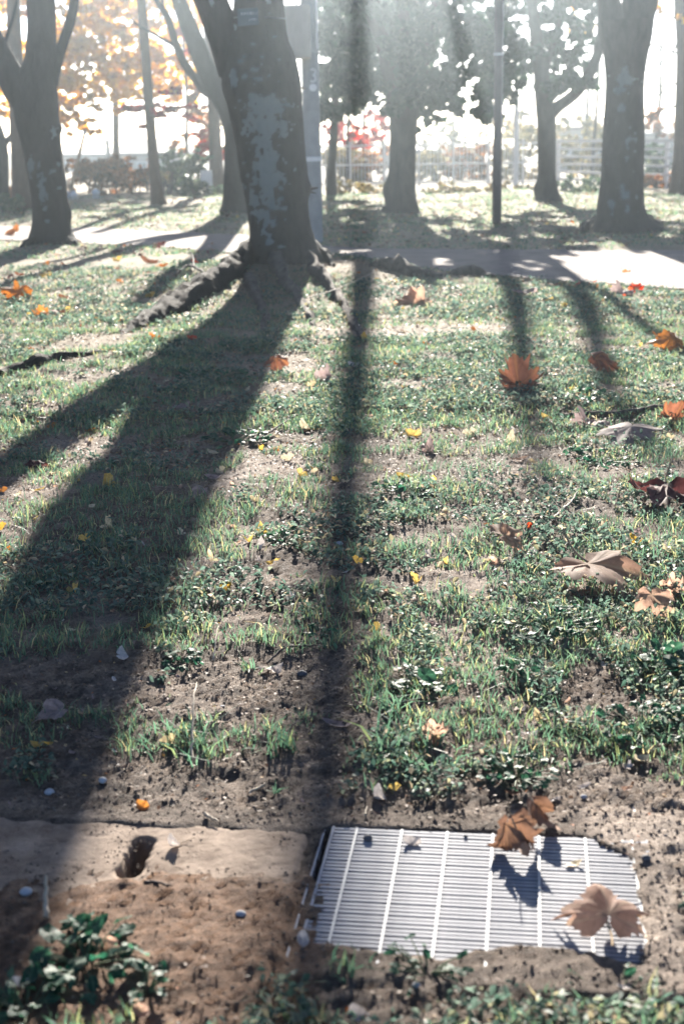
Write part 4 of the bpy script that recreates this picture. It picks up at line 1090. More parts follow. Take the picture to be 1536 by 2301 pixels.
def plane_outline(seed, lobes=5, sinus=0.60):
    r = np.random.default_rng(seed); tk = 1.0 - 0.9 * max(0, sinus - 0.6)
    tips = [(-98, .66), (-48, .92), (0, 1.08), (48, .92), (98, .66)] if lobes == 5 else [(-62, .85), (0, 1.05), (62, .85)]
    tips = [(a + r.normal(0, 4), q * tk * r.uniform(0.88, 1.1)) for a, q in tips]
    pts = [(-172, 0.16), (-150, 0.36), (-128, 0.44)] if lobes == 5 else [(-165, .16), (-130, .34), (-100, .45)]
    veins = []
    for k, (a, q) in enumerate(tips):
        wd = 21 if lobes == 5 else 28
        pts += [(a - wd * .92, q * .70), (a - wd * .66, q * .84), (a - wd * .40, q * .80), (a - wd * .26, q * .93)]
        veins.append(len(pts)); pts.append((a, q))
        pts += [(a + wd * .26, q * .93), (a + wd * .40, q * .80), (a + wd * .66, q * .84), (a + wd * .92, q * .70)]
        if k < len(tips) - 1:
            a2 = (a + tips[k + 1][0]) / 2
            pts.append((a2, sinus * r.uniform(.88, 1.08)))
    pts += [(128, 0.44), (150, 0.36), (172, 0.16)] if lobes == 5 else [(100, .45), (130, .34), (165, .16)]
    pts = [(a + 90, q * 0.62 * r.uniform(.96, 1.04)) for a, q in pts]
    return pts, veins
def curl_fn(curl, foldx, ripple, tipcurl, seed, twist=0.0, crump=0.0):
    r = np.random.default_rng(seed); ph = r.uniform(0, 6, 4)
    def f(V):
        x, y = V[:, 0].copy(), V[:, 1].copy()
        rad = np.hypot(x, y); th = np.arctan2(y, x)
        z = curl * rad ** 2 * 2.0
        z += foldx * np.abs(x) * (0.6 + 0.8 * np.clip(y + .2, 0, 1))
        z += ripple * rad * (np.sin(5 * th + ph[0]) * .5 + np.sin(9 * th + ph[1]) * .3 + np.sin(3 * th + ph[2]) * .6)
        z += tipcurl * np.clip(rad - .28, 0, 1) ** 1.5 * (1.2 + np.sin(2 * th + ph[3])) * 3
        z += twist * x * y * 3
        k = 1 - 0.8 * np.clip(np.abs(curl) + np.abs(tipcurl) * .5, 0, .6) * rad
        if crump:
            q = [fbm(x * 3.2 + 5 * c_, y * 3.2, 0, 3, seed + c_) - 0.5 for c_ in range(3)]
            return np.stack([x * k * (1 - .25 * crump) + q[0] * crump * .7, y * k * (1 - .25 * crump) + q[1] * crump * .7, z + q[2] * crump * 1.5], 1)
        return np.stack([x * k, y * k, z], 1)
    return f
RG = (0.3, 0.55, 0.78, 1.0)
LM = {}
def plane_leaf(key, seed, curl, foldx, ripple, tipcurl, mat, lobes=5, twist=0.0, sinus=0.60, crump=0.12):
    ol, vn = plane_outline(seed, lobes, sinus)
    LM[key] = radial_leaf('leaf_blade', ol, RG, curl_fn(curl, foldx, ripple, tipcurl, seed, twist, crump), MAT[mat], set(vn), seed)
plane_leaf('tan_wing', 141, -0.22, -0.42, 0.11, 0.05, 'tan', twist=0.1, sinus=0.78, crump=0.15)
plane_leaf('brown_crumple', 142, 0.12, -0.25, 0.16, 0.10, 'brown', twist=0.4, sinus=0.78, crump=0.42)
plane_leaf('brown_twist', 143, 0.25, 0.5, 0.2, 0.3, 'brown', lobes=3, twist=0.8, sinus=0.78, crump=0.5)
def fan_outline(seed, notch=0.12, spread=66):
    r = np.random.default_rng(seed); pts = []
    pts.append((-spread - 6, 0.10))
    for a in np.linspace(-spread, spread, 19):
        rr_ = 0.62 * (1 - notch * math.exp(-(a / 7) ** 2) * 3) * (1 + 0.035 * r.normal()) * (0.9 + 0.1 * math.cos(math.radians(a)))
        pts.append((a, rr_))
    pts.append((spread + 6, 0.10))
    return [(a + 90, q) for a, q in pts]
def ginkgo_leaf(key, seed, curl, foldx, ripple, mat, notch=0.12, spread=62):
    ol = fan_outline(seed, notch, spread)
    LM[key] = radial_leaf('leaf_blade', ol, (0.35, 0.7, 1.0), curl_fn(curl, foldx, ripple, 0.1, seed), MAT[mat], set(), seed)
def oval_leaf(key, seed, wd, curl, foldx, ripple, mat, tip=0.25):
    n = 18; pts = []
    for k in range(n + 1):
        a = -180 + 360 * k / n
        c, s_ = math.cos(math.radians(a)), math.sin(math.radians(a))
        pr = (0.5 * wd) / math.sqrt((wd * c) ** 2 + s_ ** 2 + 1e-9) if True else 0
        pr *= 1 + tip * max(0, c) ** 6 * 0.3
        pts.append((a + 90, pr))
    LM[key] = radial_leaf('leaf_blade', pts, (0.35, 0.7, 1.0), curl_fn(curl, foldx, ripple, 0.15, seed), MAT[mat], {0, 9, 18}, seed)
for i_, (k_, mt) in enumerate((('tan', 'tan'), ('rust', 'rust'), ('maroon', 'maroon'), ('mauve', 'mauve'), ('orange', 'orange'), ('red', 'red'))):
    plane_leaf(k_ + '_flat', 10 + i_, -0.05, 0.06, 0.06, -0.06, mt, twist=0.06, crump=0.07)
    plane_leaf(k_ + '_cup', 20 + i_, 0.26, 0.20, 0.10, 0.12, mt, sinus=0.82, crump=0.08)
    plane_leaf(k_ + '_fold', 30 + i_, 0.02, 0.08, 0.10, 0.04, mt, twist=0.2, sinus=0.64, crump=0.26)
    plane_leaf(k_ + '_crumple', 40 + i_, 0.10, 0.10, 0.14, 0.10, mt, twist=0.3, sinus=0.70, crump=0.5)
    plane_leaf(k_ + '_three', 50 + i_, -0.12, 0.20, 0.12, -0.12, mt, lobes=3, sinus=0.66, crump=0.22)
    oval_leaf(k_ + '_oval', 60 + i_, 0.52, 0.25, 0.30, 0.12, mt)
    oval_leaf(k_ + '_lance', 70 + i_, 0.28, 0.15, 0.35, 0.06, mt)
for i_, k_ in enumerate(('yellow', 'cream', 'pale', 'orange')):
    ginkgo_leaf(k_ + '_fan', 80 + i_, 0.12, 0.12, 0.06, k_)
    ginkgo_leaf(k_ + '_fanfold', 90 + i_, 0.15, 0.85, 0.08, k_)
    ginkgo_leaf(k_ + '_fanwave', 100 + i_, 0.30, -0.25, 0.26, k_, notch=0.2)
    oval_leaf(k_ + '_bit', 110 + i_, 0.7, 0.3, 0.35, 0.25, k_)
    oval_leaf(k_ + '_slip', 120 + i_, 0.30, 0.2, 0.4, 0.10, k_)
def stalk_mesh(key, L, bend, r0):
    mbz = MB(); P_ = [(0, -L * f, bend * f * f) for f in np.linspace(0, 1, 6)]
    mbz.tube([(x + 0.06 * L * math.sin(3 * f), y, z) for (x, y, z), f in zip(P_, np.linspace(0, 1, 6))], np.linspace(r0, r0 * .65, 6), 6)
    LM[key] = mbz.mesh('leaf_stalk', MAT['petiole'])
stalk_mesh('stalk_long', 0.85, 0.08, 0.016); stalk_mesh('stalk_plane', 0.42, 0.16, 0.013); stalk_mesh('stalk_short', 0.3, 0.03, 0.014)

def zdepth(x, y):
    X, Y = ground(x, y)
    return (Vector((X, Y, -EYE))).dot(fwd)
SINK = {}
def put_leaf(x, y, shape, wpx, label, rz=0.0, rx=0.0, ry=0.0, up=0.012, stalk=None, group=None, name=None):
    """a fallen leaf whose middle shows near photograph pixel (x, y), about wpx pixels across"""
    X, Y = ground(x, y)
    s = wpx * zdepth(x, y) / F * (1.28 if shape.split('_')[1] in ('flat', 'cup', 'fold', 'crumple', 'three', 'wing', 'twist') else 1.0)
    me = LM[shape]
    R3 = Matrix.Rotation(math.radians(rx), 3, 'X') @ Matrix.Rotation(math.radians(ry), 3, 'Y') @ Matrix.Rotation(math.radians(rz), 3, 'Z')
    E_ = R3.to_euler()
    zz = [(R3 @ v_.co).z * s for v_ in me.vertices]
    nm = name or ('plane_leaf' if shape.split('_')[1] in ('flat', 'cup', 'fold', 'crumple', 'three', 'wing', 'twist') else ('ginkgo_leaf' if 'fan' in shape else 'fallen_leaf'))
    zg = gz(X, Y)
    u_, v_ = guv(X, Y)
    if -0.08 < u_ < 0.66 and -0.6 < v_ < 0.0: zg = max(zg, 0.004)
    if -1.0 < u_ < -0.09 and -0.6 < v_ < 0.0: zg = max(zg, 0.001)
    o = link(nm, me)
    o.scale = (s, s, s); o.rotation_euler = E_
    o.location = (X, Y, zg - min(zz) + up - 0.004 - 0.15 * (max(zz) - min(zz)) * (1 if up > 0.006 else 0))
    tag(o, label, 'leaf', group)
    if stalk: link('leaf_stalk', LM[stalk], o)
    return o
L = put_leaf
# --- large plane leaves
L(1165, 880, 'rust_cup', 124, 'rust red plane leaf standing like an open cup, pale stalk towards the camera', 4, 34, 0, 0.004, 'stalk_plane')
L(1318, 1312, 'tan_flat', 190, 'biggest tan plane leaf, spread flat with pointed lobes on green weeds', 205, 9, 2, 0.03, 'stalk_plane')
L(1462, 1395, 'tan_three', 95, 'tan plane leaf drooping over weeds, one orange edged lobe raised', 195, 25, 8, 0.04)
L(1522, 1340, 'tan_crumple', 80, 'crumpled tan plane leaf standing at the right edge above another', 70, 40, 20, 0.01)
L(1492, 1122, 'maroon_fold', 165, 'dark maroon plane leaf with glowing orange rim at the right edge', 160, 10, 5, 0.02, 'stalk_plane')
L(1415, 978, 'mauve_flat', 135, 'greyish plane leaf lying flat below the dark stick', 150, 8, -6, 0.02)
L(1345, 946, 'mauve_fold', 95, 'folded greyish plane leaf touching the dark stick', 95, 5, 0, 0.012)
L(1512, 938, 'rust_crumple', 62, 'curled brown leaf at the right end of the dark stick', 30, 35, 10, 0.01)
L(1122, 1250, 'tan_three', 92, 'tan three lobed plane leaf with a rusty left lobe among grass', 300, 22, 10, 0.025, 'stalk_plane')
L(1508, 784, 'orange_fold', 76, 'bright orange curled plane leaf cut by the right edge', 100, 25, 0, 0.01)
L(1337, 838, 'rust_three', 88, 'brown plane leaf turned over in the branch shadow at right', 250, 18, 15, 0.02)
L(930, 682, 'tan_crumple', 92, 'pinkish tan crumpled plane leaf right of the tree roots', 10, 14, 0, 0.008)
L(1181, 672, 'mauve_three', 64, 'dusty mauve plane leaf inside a limb shadow near the path', 15, 10, 0, 0.01)
L(1408, 662, 'mauve_fold', 62, 'mauve plane leaf at the path edge beside a red one', 80, 8, 0, 0.01)
L(1158, 1915, 'brown_crumple', 140, 'crumpled brown plane leaf standing on the back of the grating', 190, 40, -8, 0.006, 'stalk_plane')
L(1195, 1850, 'brown_twist', 105, 'twisted brown leaf rising behind the crumpled one at the back of the grating', 200, 70, 20, 0.03)
L(1355, 2110, 'tan_wing', 215, 'large tan plane leaf folded like wings on the right end of the grating', -3, 22, 0, 0.006, 'stalk_plane')
L(983, 1680, 'tan_crumple', 68, 'pinkish curled leaf ball resting in grass above the grating', 60, 40, 0, 0.01)
L(622, 826, 'rust_three', 60, 'reddish brown leaf propped at the right edge of the trunk shadow', 190, 40, 10, 0.01)
L(745, 848, 'mauve_fold', 62, 'mauve and rust leaf between the two long shadows', 70, 20, 10, 0.008)
L(48, 676, 'orange_fold', 74, 'bright orange ribbed leaf near the left edge below the forked cherry', 60, 25, 0, 0.01)
L(95, 710, 'orange_cup', 44, 'small orange leaf joined to a brown one at left', 20, 40, 0, 0.01)
L(128, 706, 'rust_three', 48, 'brown leaf joined to an orange one at left', 30, 20, 0, 0.01)
L(412, 915, 'mauve_three', 48, 'mauve pointed leaf in the gap between two shadow bands', 40, 20, 0, 0.012)
L(82, 1050, 'maroon_three', 58, 'dark maroon leaf in thin grass at far left', 10, 22, 0, 0.012)
L(138, 1622, 'mauve_three', 82, 'mauve plane leaf lying in the deep shadow at lower left', 120, 12, 8, 0.012)
L(758, 1636, 'mauve_lance', 82, 'slender grey leaf lying in the thin pole shadow above the grating', 70, 8, 0, 0.006)
L(1165, 1036, 'tan_lance', 54, 'slim brown leaf among grass tufts right of the thin shadow', 285, 8, 0, 0.01)
L(1180, 1068, 'rust_lance', 22, 'short rust leaf scrap above the maroon rimmed leaf', 265, 5, 0, 0.006)
L(1160, 1788, 'rust_slip' if 'rust_slip' in LM else 'rust_lance', 58, 'rust coloured leaf strip behind the crumpled leaf on the grating', 95, 6, 0, 0.008)
# --- on the lid, grating and bare earth
L(404, 1899, 'pale_fanfold', 46, 'white ginkgo leaf with long stalk lying on the concrete lid', 118, 16, 0, 0.004, 'stalk_long')
L(322, 1816, 'orange_bit', 42, 'little crumpled orange brown leaf at the back edge of the lid', 40, 25, 0, 0.004)
L(868, 1794, 'pale_fanfold', 56, 'pale folded ginkgo leaf on bare earth just behind the grating', 95, 15, 0, 0.004)
L(888, 1780, 'yellow_fan', 32, 'yellow leaf scrap standing beside a pale folded leaf behind the grating', 15, 50, 0, 0.004)
L(926, 1898, 'pale_bit', 46, 'white curled scrap on the grating beside the pebble', 80, 15, 0, 0.002)
L(1281, 1940, 'cream_fan', 44, 'small cream leaf lying on the grating near the large folded leaf', 200, 12, 0, 0.002)
L(680, 2130, 'pale_bit', 44, 'pale oval leaf on the earth below the grating corner', 10, 30, 10, 0.004)
L(806, 2282, 'pale_bit', 62, 'pinkish white leaf at the very bottom below the grating', 50, 15, 0, 0.01)
L(318, 2287, 'tan_oval', 66, 'pinkish leaf at the bottom edge right of the weed clump', 40, 18, 0, 0.01)
L(48, 2228, 'pale_bit', 44, 'pinkish scrap at the bottom left beside the weed clump', 80, 18, 0, 0.02)
L(258, 2178, 'tan_oval', 36, 'small pink tan leaf caught in the right side of the bottom left weeds', 60, 20, 0, 0.05)
L(30, 2285, 'tan_lance', 50, 'narrow tan leaf in the bottom left corner', 60, 12, 0, 0.01)
L(1400, 2226, 'pale_slip', 40, 'pale leaf sliver at bottom right below the folded leaf', 75, 10, 0, 0.004)
L(700, 2290, 'orange_bit', 36, 'orange brown scrap at the bottom edge left of a pinkish leaf', 30, 20, 0, 0.004)
L(1520, 2050, 'pale_slip', 34, 'white sliver on dry earth at the right edge beside the grating', 60, 10, 0, 0.004)
# --- ginkgo and small leaves, one by one
S = [
 (612, 1503, 'pale_fanwave', 60, 'white ginkgo leaf with curled wings and stalk on dark soil', 178, 22, 'stalk_short'),
 (833, 1428, 'yellow_fan', 40, 'yellow ginkgo leaf with long stalk pointing left, right of the thin shadow', 275, 20, 'stalk_long'),
 (290, 1489, 'pale_fan', 46, 'white leaf shining alone in the deep trunk shadow', 100, 14, None),
 (388, 1676, 'cream_fanfold', 36, 'folded tan leaf upright in the green grass clump above the lid', 20, 60, None),
 (97, 1688, 'yellow_fanwave', 54, 'dull yellow ginkgo leaf in the dark lower left below a mauve one', 190, 15, 'stalk_short'),
 (606, 1203, 'yellow_fanfold', 42, 'yellow two winged leaf above the bright clover mat', 110, 25, None),
 (612, 1281, 'yellow_fanwave', 38, 'bright yellow ginkgo leaf right below a white one, on dark soil', 200, 25, None),
 (573, 1250, 'pale_fanwave', 44, 'white leaf just above a bright yellow one on dark soil', 260, 20, None),
 (475, 1270, 'cream_slip', 34, 'pale yellow leaf standing upright at the shadow edge', 15, 65, 'stalk_short'),
 (800, 1281, 'yellow_fan', 28, 'deep yellow leaf standing in grass beside the thin shadow', 330, 55, None),
 (193, 1215, 'yellow_fan', 28, 'upright yellow ginkgo leaf in grass at left, below a larger one', 10, 60, None),
 (254, 1190, 'cream_fanfold', 36, 'cream and yellow folded leaf beside the trunk shadow', 60, 45, 'stalk_short'),
 (171, 1321, 'yellow_fanfold', 30, 'folded yellow leaf at the left edge of the deep shadow', 40, 45, 'stalk_short'),
 (232, 1094, 'yellow_fan', 46, 'largest yellow ginkgo leaf at left, beside a tall grass tuft', 300, 25, None),
 (206, 962, 'orange_fanwave', 30, 'orange yellow leaf with two wings at left', 180, 35, None),
 (120, 957, 'orange_fan', 24, 'small orange leaf left of a two winged one', 30, 35, None),
 (484, 1013, 'cream_fan', 30, 'pale yellow ginkgo leaf with thin stalk inside the trunk shadow', 150, 30, 'stalk_long'),
 (499, 1063, 'cream_fan', 26, 'cream leaf leaning on a mauve one in the trunk shadow', 40, 45, None),
 (478, 1080, 'mauve_oval', 40, 'mauve round leaf under a cream one in the trunk shadow', 80, 12, None),
 (457, 1122, 'mauve_three', 40, 'pale star shaped leaf deep in the trunk shadow', 140, 14, 'stalk_plane'),
 (905, 1075, 'yellow_fanwave', 42, 'yellow leaf shaped like a W among bright grass', 180, 40, None),
 (829, 1048, 'cream_bit', 26, 'pale apricot leaf right on the thin shadow edge', 40, 35, None),
 (674, 1085, 'yellow_fan', 28, 'yellow leaf in grass between the two long shadows', 330, 35, None),
 (626, 1013, 'orange_fan', 22, 'small apricot leaf near a cream leaf between the shadows', 20, 30, None),
 (648, 1042, 'cream_fan', 30, 'cream leaf tangled in grass between the two long shadows', 10, 45, None),
 (698, 962, 'cream_fanfold', 36, 'folded cream leaf at the end of a thin twig', 110, 30, None),
 (545, 872, 'cream_fan', 28, 'pale leaf lit within the trunk shadow weeds', 230, 20, 'stalk_short'),
 (621, 981, 'cream_bit', 18, 'tiny white leaf under the thin twig', 60, 10, None),
 (1057, 976, 'cream_fan', 32, 'pale yellow ginkgo leaf standing over bright grass at right', 10, 45, 'stalk_short'),
 (1130, 987, 'cream_fanfold', 40, 'cream curled leaf with a long thin stalk at right', 250, 25, 'stalk_long'),
 (927, 982, 'yellow_oval' if 'yellow_oval' in LM else 'yellow_bit', 38, 'amber curled leaf beside tall blades right of the thin shadow', 80, 30, None),
 (1233, 936, 'yellow_fanwave', 34, 'yellow folded leaf at the left end of the dark stick', 150, 35, 'stalk_long'),
 (1502, 985, 'cream_fan', 34, 'pale yellow leaf beside the flat greyish plane leaf', 20, 40, None),
 (964, 1014, 'mauve_crumple', 42, 'grey crumpled leaf near the amber curled leaf', 30, 25, None),
 (1075, 1095, 'pale_bit', 28, 'white leaf scrap left of a grass tuft, above a tan flake', 40, 30, None),
 (1053, 1118, 'cream_fan', 26, 'tan flake below a white leaf scrap', 60, 20, None),
 (1358, 1097, 'yellow_slip', 24, 'tiny yellow slip left of the maroon leaf', 60, 20, None),
 (1030, 1226, 'pale_fanwave', 36, 'white and tan slender leaf left of the three lobed tan leaf', 100, 16, 'stalk_long'),
 (1101, 1200, 'orange_slip', 34, 'thin orange sliver above the three lobed tan leaf', 80, 14, None),
 (1186, 1205, 'red_oval', 24, 'small reddish leaf above right of the three lobed tan leaf', 150, 45, None),
 (1173, 1181, 'pale_slip', 58, 'long grey white leaf lying flat above a small reddish leaf', 92, 4, None),
 (1010, 1178, 'cream_fanwave', 38, 'cream winged leaf on dark earth right of the thin shadow', 120, 15, None),
 (970, 1260, 'pale_fanwave', 38, 'whitish leaf on dark earth below a cream winged one', 80, 12, None),
 (1000, 1368, 'pale_fanwave', 46, 'whitish ragged leaf in dry grass left of the biggest tan leaf', 100, 14, None),
 (1225, 1612, 'cream_fanfold', 42, 'tan folded leaf in the grass left of bright clover', 120, 30, None),
 (1186, 1662, 'pale_fanwave', 40, 'pale bow shaped leaf above the weeds behind the grating', 180, 20, None),
 (16, 1346, 'red_lance', 44, 'red brown curled leaf cut by the left edge', 250, 20, None),
 (14, 1410, 'cream_slip', 44, 'cream strip of leaf at the left edge beside dark soil', 95, 12, None),
 (6, 1104, 'orange_fan', 26, 'orange leaf half cut by the left edge, upper one', 20, 35, None),
 (4, 1196, 'yellow_fan', 30, 'yellow leaf half cut by the left edge, lower one', 20, 45, 'stalk_short'),
 (26, 1242, 'orange_fanfold', 26, 'small orange and cream folded leaf near the left edge', 90, 25, None),
 (88, 1104, 'yellow_slip', 34, 'faint yellow leaf lying among left grass', 100, 12, None),
 (702, 866, 'cream_fanwave', 26, 'cream yellow leaf below a mauve and rust one', 30, 35, None),
 (826, 763, 'yellow_fanwave', 32, 'apricot leaf where the thin shadow leaves the roots', 90, 20, None),
 (630, 785, 'cream_fan', 28, 'cream and yellow leaf at the right border of the trunk shadow', 210, 40, None),
 (433, 771, 'red_oval', 26, 'small red leaf between the dark root and the trunk shadow', 80, 35, None),
 (359, 766, 'orange_fanfold', 30, 'pink and yellow leaf at the tip of the dark root', 150, 40, None),
 (70, 790, 'orange_bit', 18, 'tiny orange leaf alone on left lawn below the orange pair', 80, 15, None),
 (242, 796, 'orange_slip', 32, 'thin orange strip on the soil below the dark root', 95, 10, None),
 (1072, 748, 'orange_fan', 26, 'apricot leaf left of the branching shadow', 90, 18, None),
 (956, 776, 'orange_bit', 22, 'small pinkish orange leaf right of the thin shadow', 60, 18, None),
 (850, 820, 'cream_slip', 24, 'pale slip on the right border of the thin shadow', 70, 10, None),
 (886, 820, 'orange_bit', 20, 'little peach coloured leaf near the thin shadow', 80, 12, None),
 (793, 820, 'pale_bit', 26, 'whitish leaf inside the thin shadow', 70, 12, None),
 (1280, 851, 'cream_bit', 28, 'pale yellow leaf right of the standing rust leaf', 60, 12, None),
 (1226, 683, 'yellow_fanwave', 30, 'yellow leaf next to the dusty mauve one near the path', 200, 30, None),
 (1268, 695, 'yellow_fan', 20, 'small yellow leaf just right of the branching shadow', 30, 35, None),
 (805, 599, 'red_oval', 22, 'red leaf at the path edge where the thin shadow starts', 80, 40, None),
 (1405, 612, 'orange_bit', 22, 'single brown orange leaf lying on the bright path', 80, 20, None),
 (1255, 644, 'rust_three', 40, 'brown leaf at the path edge, left of a red row', 60, 15, None),
 (1292, 648, 'red_three', 34, 'red leaf at the path edge, nearest the branching shadow', 40, 15, None),
 (1328, 634, 'red_lance', 30, 'slim red leaf lying slantwise by the bright path', 300, 15, None),
 (1432, 656, 'red_three', 36, 'red leaf standing behind a mauve one at the path edge', 30, 45, None),
 (1370, 638, 'tan_lance', 34, 'faint tan leaf at the edge of the bright path', 100, 10, None),
 (337, 592, 'rust_oval', 42, 'dark rust leaf on the lawn between left cherry and root', 80, 20, None),
 (362, 557, 'maroon_three', 32, 'dark red leaf beside the path, left of the lichened trunk', 40, 40, None),
 (270, 570, 'maroon_three', 34, 'dark red brown leaf among litter right of the forked cherry', 60, 15, None),
 (440, 602, 'red_oval', 28, 'red brown leaf left of the lichened trunk by the twig', 40, 40, None),
 (366, 604, 'orange_oval', 34, 'orange brown leaf close to the dark rust one', 90, 20, None),
 (268, 585, 'yellow_fan', 24, 'bright yellow leaf above the dark rust one', 40, 30, None),
 (35, 528, 'orange_three', 44, 'orange leaf pile scrap at left edge behind the forked cherry', 70, 30, None),
 (108, 596, 'orange_fan', 22, 'orange leaf on bright lawn under the forked cherry', 40, 25, None),
 (104, 623, 'yellow_bit', 30, 'long yellow leaf on bright lawn below the forked cherry', 85, 15, None),
 (270, 643, 'orange_bit', 22, 'orange leaf in the middle of the bright left lawn', 60, 20, None),
 (342, 668, 'yellow_fan', 24, 'yellow leaf above the dark root on bright lawn', 30, 40, None),
 (152, 697, 'yellow_fan', 26, 'yellow leaf right of the brown and orange pair', 30, 40, None),
 (72, 712, 'yellow_bit', 24, 'yellow leaf left of the brown and orange pair', 60, 20, None),
 (222, 722, 'orange_fan', 22, 'peach leaf on the lawn left of the dark root', 80, 15, None),
 (276, 723, 'orange_slip', 32, 'orange strip near the upper side of the dark root', 88, 10, None),
 (145, 674, 'rust_oval', 26, 'small rust leaf just right of the ribbed orange one', 70, 25, None),
 (45, 620, 'rust_oval', 24, 'rust leaf near the left edge above the ribbed orange one', 80, 20, None),
 (175, 545, 'maroon_three', 34, 'dark leaf lying against the right foot of the forked cherry', 50, 20, None),
]
for (x, y, shp, wp_, lab, rz, rx, stk) in S:
    L(x, y, shp, wp_ * 1.1, lab, rz, rx, random.uniform(-14, 14), 0.012, stk)
# --- look-alikes: small scraps nothing tells apart
ANCH = {
 'left': [('the forked left cherry', 117, 545), ('the ribbed orange leaf', 48, 676), ('the dark rust leaf', 337, 592), ('the broken sprouting twig', 437, 634), ('the big dark root', 400, 700), ('the dark red brown leaf', 270, 570), ('the yellow leaf above the root', 342, 668)],
 'edge': [('the pinkish crumpled leaf', 930, 682), ('the dusty mauve leaf', 1181, 672), ('the mauve leaf by the path', 1408, 662), ('the red path edge leaf', 805, 599), ('the slim slanting red leaf', 1328, 634), ('the low root hump', 930, 630)],
 'shade': [('the two winged orange leaf', 206, 962), ('the largest yellow ginkgo leaf', 232, 1094), ('the dark maroon leaf at left', 82, 1050), ('the upright yellow leaf at left', 193, 1215), ('the folded yellow leaf at left', 171, 1321), ('the mauve pointed leaf', 412, 915), ('the star shaped leaf', 457, 1122), ('the cream strip at the edge', 14, 1410)],
 'sunny': [('the standing rust red leaf', 1165, 870), ('the flat greyish plane leaf', 1415, 978), ('the dark maroon leaf', 1490, 1122), ('the biggest tan leaf', 1318, 1312), ('the three lobed tan leaf', 1122, 1250), ('the yellow W shaped leaf', 905, 1075), ('the amber curled leaf', 927, 982), ('the slim brown leaf', 1165, 1036), ('the thin centre shadow', 790, 1200)],
 'mid': [('the bright clover mat', 640, 1235), ('the thin curved twig', 640, 955), ('the upright pale yellow leaf', 475, 1270), ('the bright yellow ginkgo leaf', 612, 1281), ('the yellow leaf between shadows', 674, 1085), ('the rust and mauve leaf', 745, 848), ('the reddish propped leaf', 622, 826)],
 'front': [('the bushy broad weed', 950, 1545), ('the pinkish leaf ball', 983, 1680), ('the crumpled leaf on the grating', 1160, 1880), ('the clover like mat', 1440, 1640), ('the drooping tan leaf', 1462, 1395), ('the tan folded leaf', 1225, 1612), ('the long stalked yellow leaf', 833, 1428)],
 'soil': [('the lone shining white leaf', 290, 1489), ('the slender grey leaf', 758, 1636), ('the dry straw stalk', 438, 1650), ('the large mauve leaf', 138, 1622), ('the white winged leaf', 612, 1503), ('the silvery weed', 418, 1492), ('the dull yellow leaf', 97, 1688)],
 'far': [('the lamp pole', 1115, 504), ('the thick spotted trunk', 1393, 515), ('the hazy forked tree', 900, 478), ('the slimmer hazy tree', 1230, 452), ('the utility pole', 705, 546)],
 'farleft': [('the thin reddish trunk', 355, 458), ('the leaning cherry', 545, 478), ('the forked left cherry', 117, 545), ('the garden light', 216, 440)]}
TAKEN = set()
def scatter_leaves(region, n, shapes, wm, size_word, akey, group, seed):
    r = np.random.default_rng(seed)
    k = tries = 0
    while k < n and tries < 4000:
        tries += 1
        x, y = r.uniform(region[0], region[1]), r.uniform(region[2], region[3])
        X, Y = ground(x, y)
        u_, v_ = guv(X, Y)
        if -1.0 < u_ < 0.7 and -0.62 < v_ < 0.03: continue
        shp = shapes[r.integers(len(shapes))]
        word = {'mauve': 'greyish', 'tan': 'tan', 'rust': 'rust brown', 'maroon': 'dark red', 'pale': 'whitish', 'cream': 'cream', 'yellow': 'yellow', 'orange': 'orange', 'red': 'red'}[shp.split('_')[0]]
        form = {'oval': 'oval', 'three': 'pointed', 'fan': 'fan shaped', 'fanfold': 'folded', 'fanwave': 'wavy', 'slip': 'narrow', 'lance': 'slim', 'bit': 'roundish'}[shp.split('_')[1]]
        nm_, ax_, ay_ = min(ANCH[akey], key=lambda q: math.hypot(q[1] - x, (q[2] - y) * 2.0))
        dx, dy = x - ax_, (y - ay_) * 2.0
        side = ('left of' if dx < 0 else 'right of') if abs(dx) > abs(dy) else ('beyond' if dy < 0 else 'in front of')
        d_ = math.hypot(dx, dy)
        lab = '%s %s %s leaf %s %s %s' % (size_word, word, form, 'close' if d_ < 70 else ('a little' if d_ < 150 else 'well'), side, nm_)
        if lab in TAKEN: continue
        TAKEN.add(lab); k += 1
        s = r.uniform(*wm) * F / zdepth(x, y)
        L(x, y, shp, s, lab, r.uniform(0, 360), r.normal(8, 16), r.normal(0, 14), 0.008, None, group)
scatter_leaves((-40, 520, 540, 660), 46, ['rust_oval', 'maroon_three', 'mauve_three', 'tan_oval', 'orange_fan'], (0.05, 0.12), 'small', 'left', 'small leaves round the forked left cherry', 501)
scatter_leaves((780, 1560, 596, 720), 40, ['rust_oval', 'yellow_fan', 'red_oval', 'tan_oval', 'orange_fan', 'yellow_bit'], (0.04, 0.09), 'small', 'edge', 'small leaves along the path edge', 502)
scatter_leaves((0, 470, 880, 1420), 40, ['mauve_oval', 'pale_slip', 'tan_oval', 'yellow_fan', 'cream_fan', 'cream_bit'], (0.025, 0.055), 'little', 'shade', 'little leaves in the shaded left grass', 503)
scatter_leaves((850, 1540, 760, 1420), 62, ['tan_oval', 'pale_slip', 'tan_lance', 'cream_fan', 'cream_bit', 'yellow_fanfold', 'pale_fanwave', 'mauve_three'], (0.03, 0.065), 'little', 'sunny', 'little leaves in the sunlit right grass', 504)
scatter_leaves((500, 860, 780, 1420), 34, ['tan_oval', 'pale_slip', 'cream_fan', 'cream_bit', 'yellow_fanfold', 'pale_fanwave'], (0.03, 0.055), 'little', 'mid', 'little leaves between the long shadows', 510)
scatter_leaves((850, 1540, 1430, 1830), 26, ['tan_oval', 'pale_slip', 'tan_lance', 'cream_bit', 'pale_fanwave'], (0.02, 0.045), 'tiny', 'front', 'tiny leaves above the grating', 505)
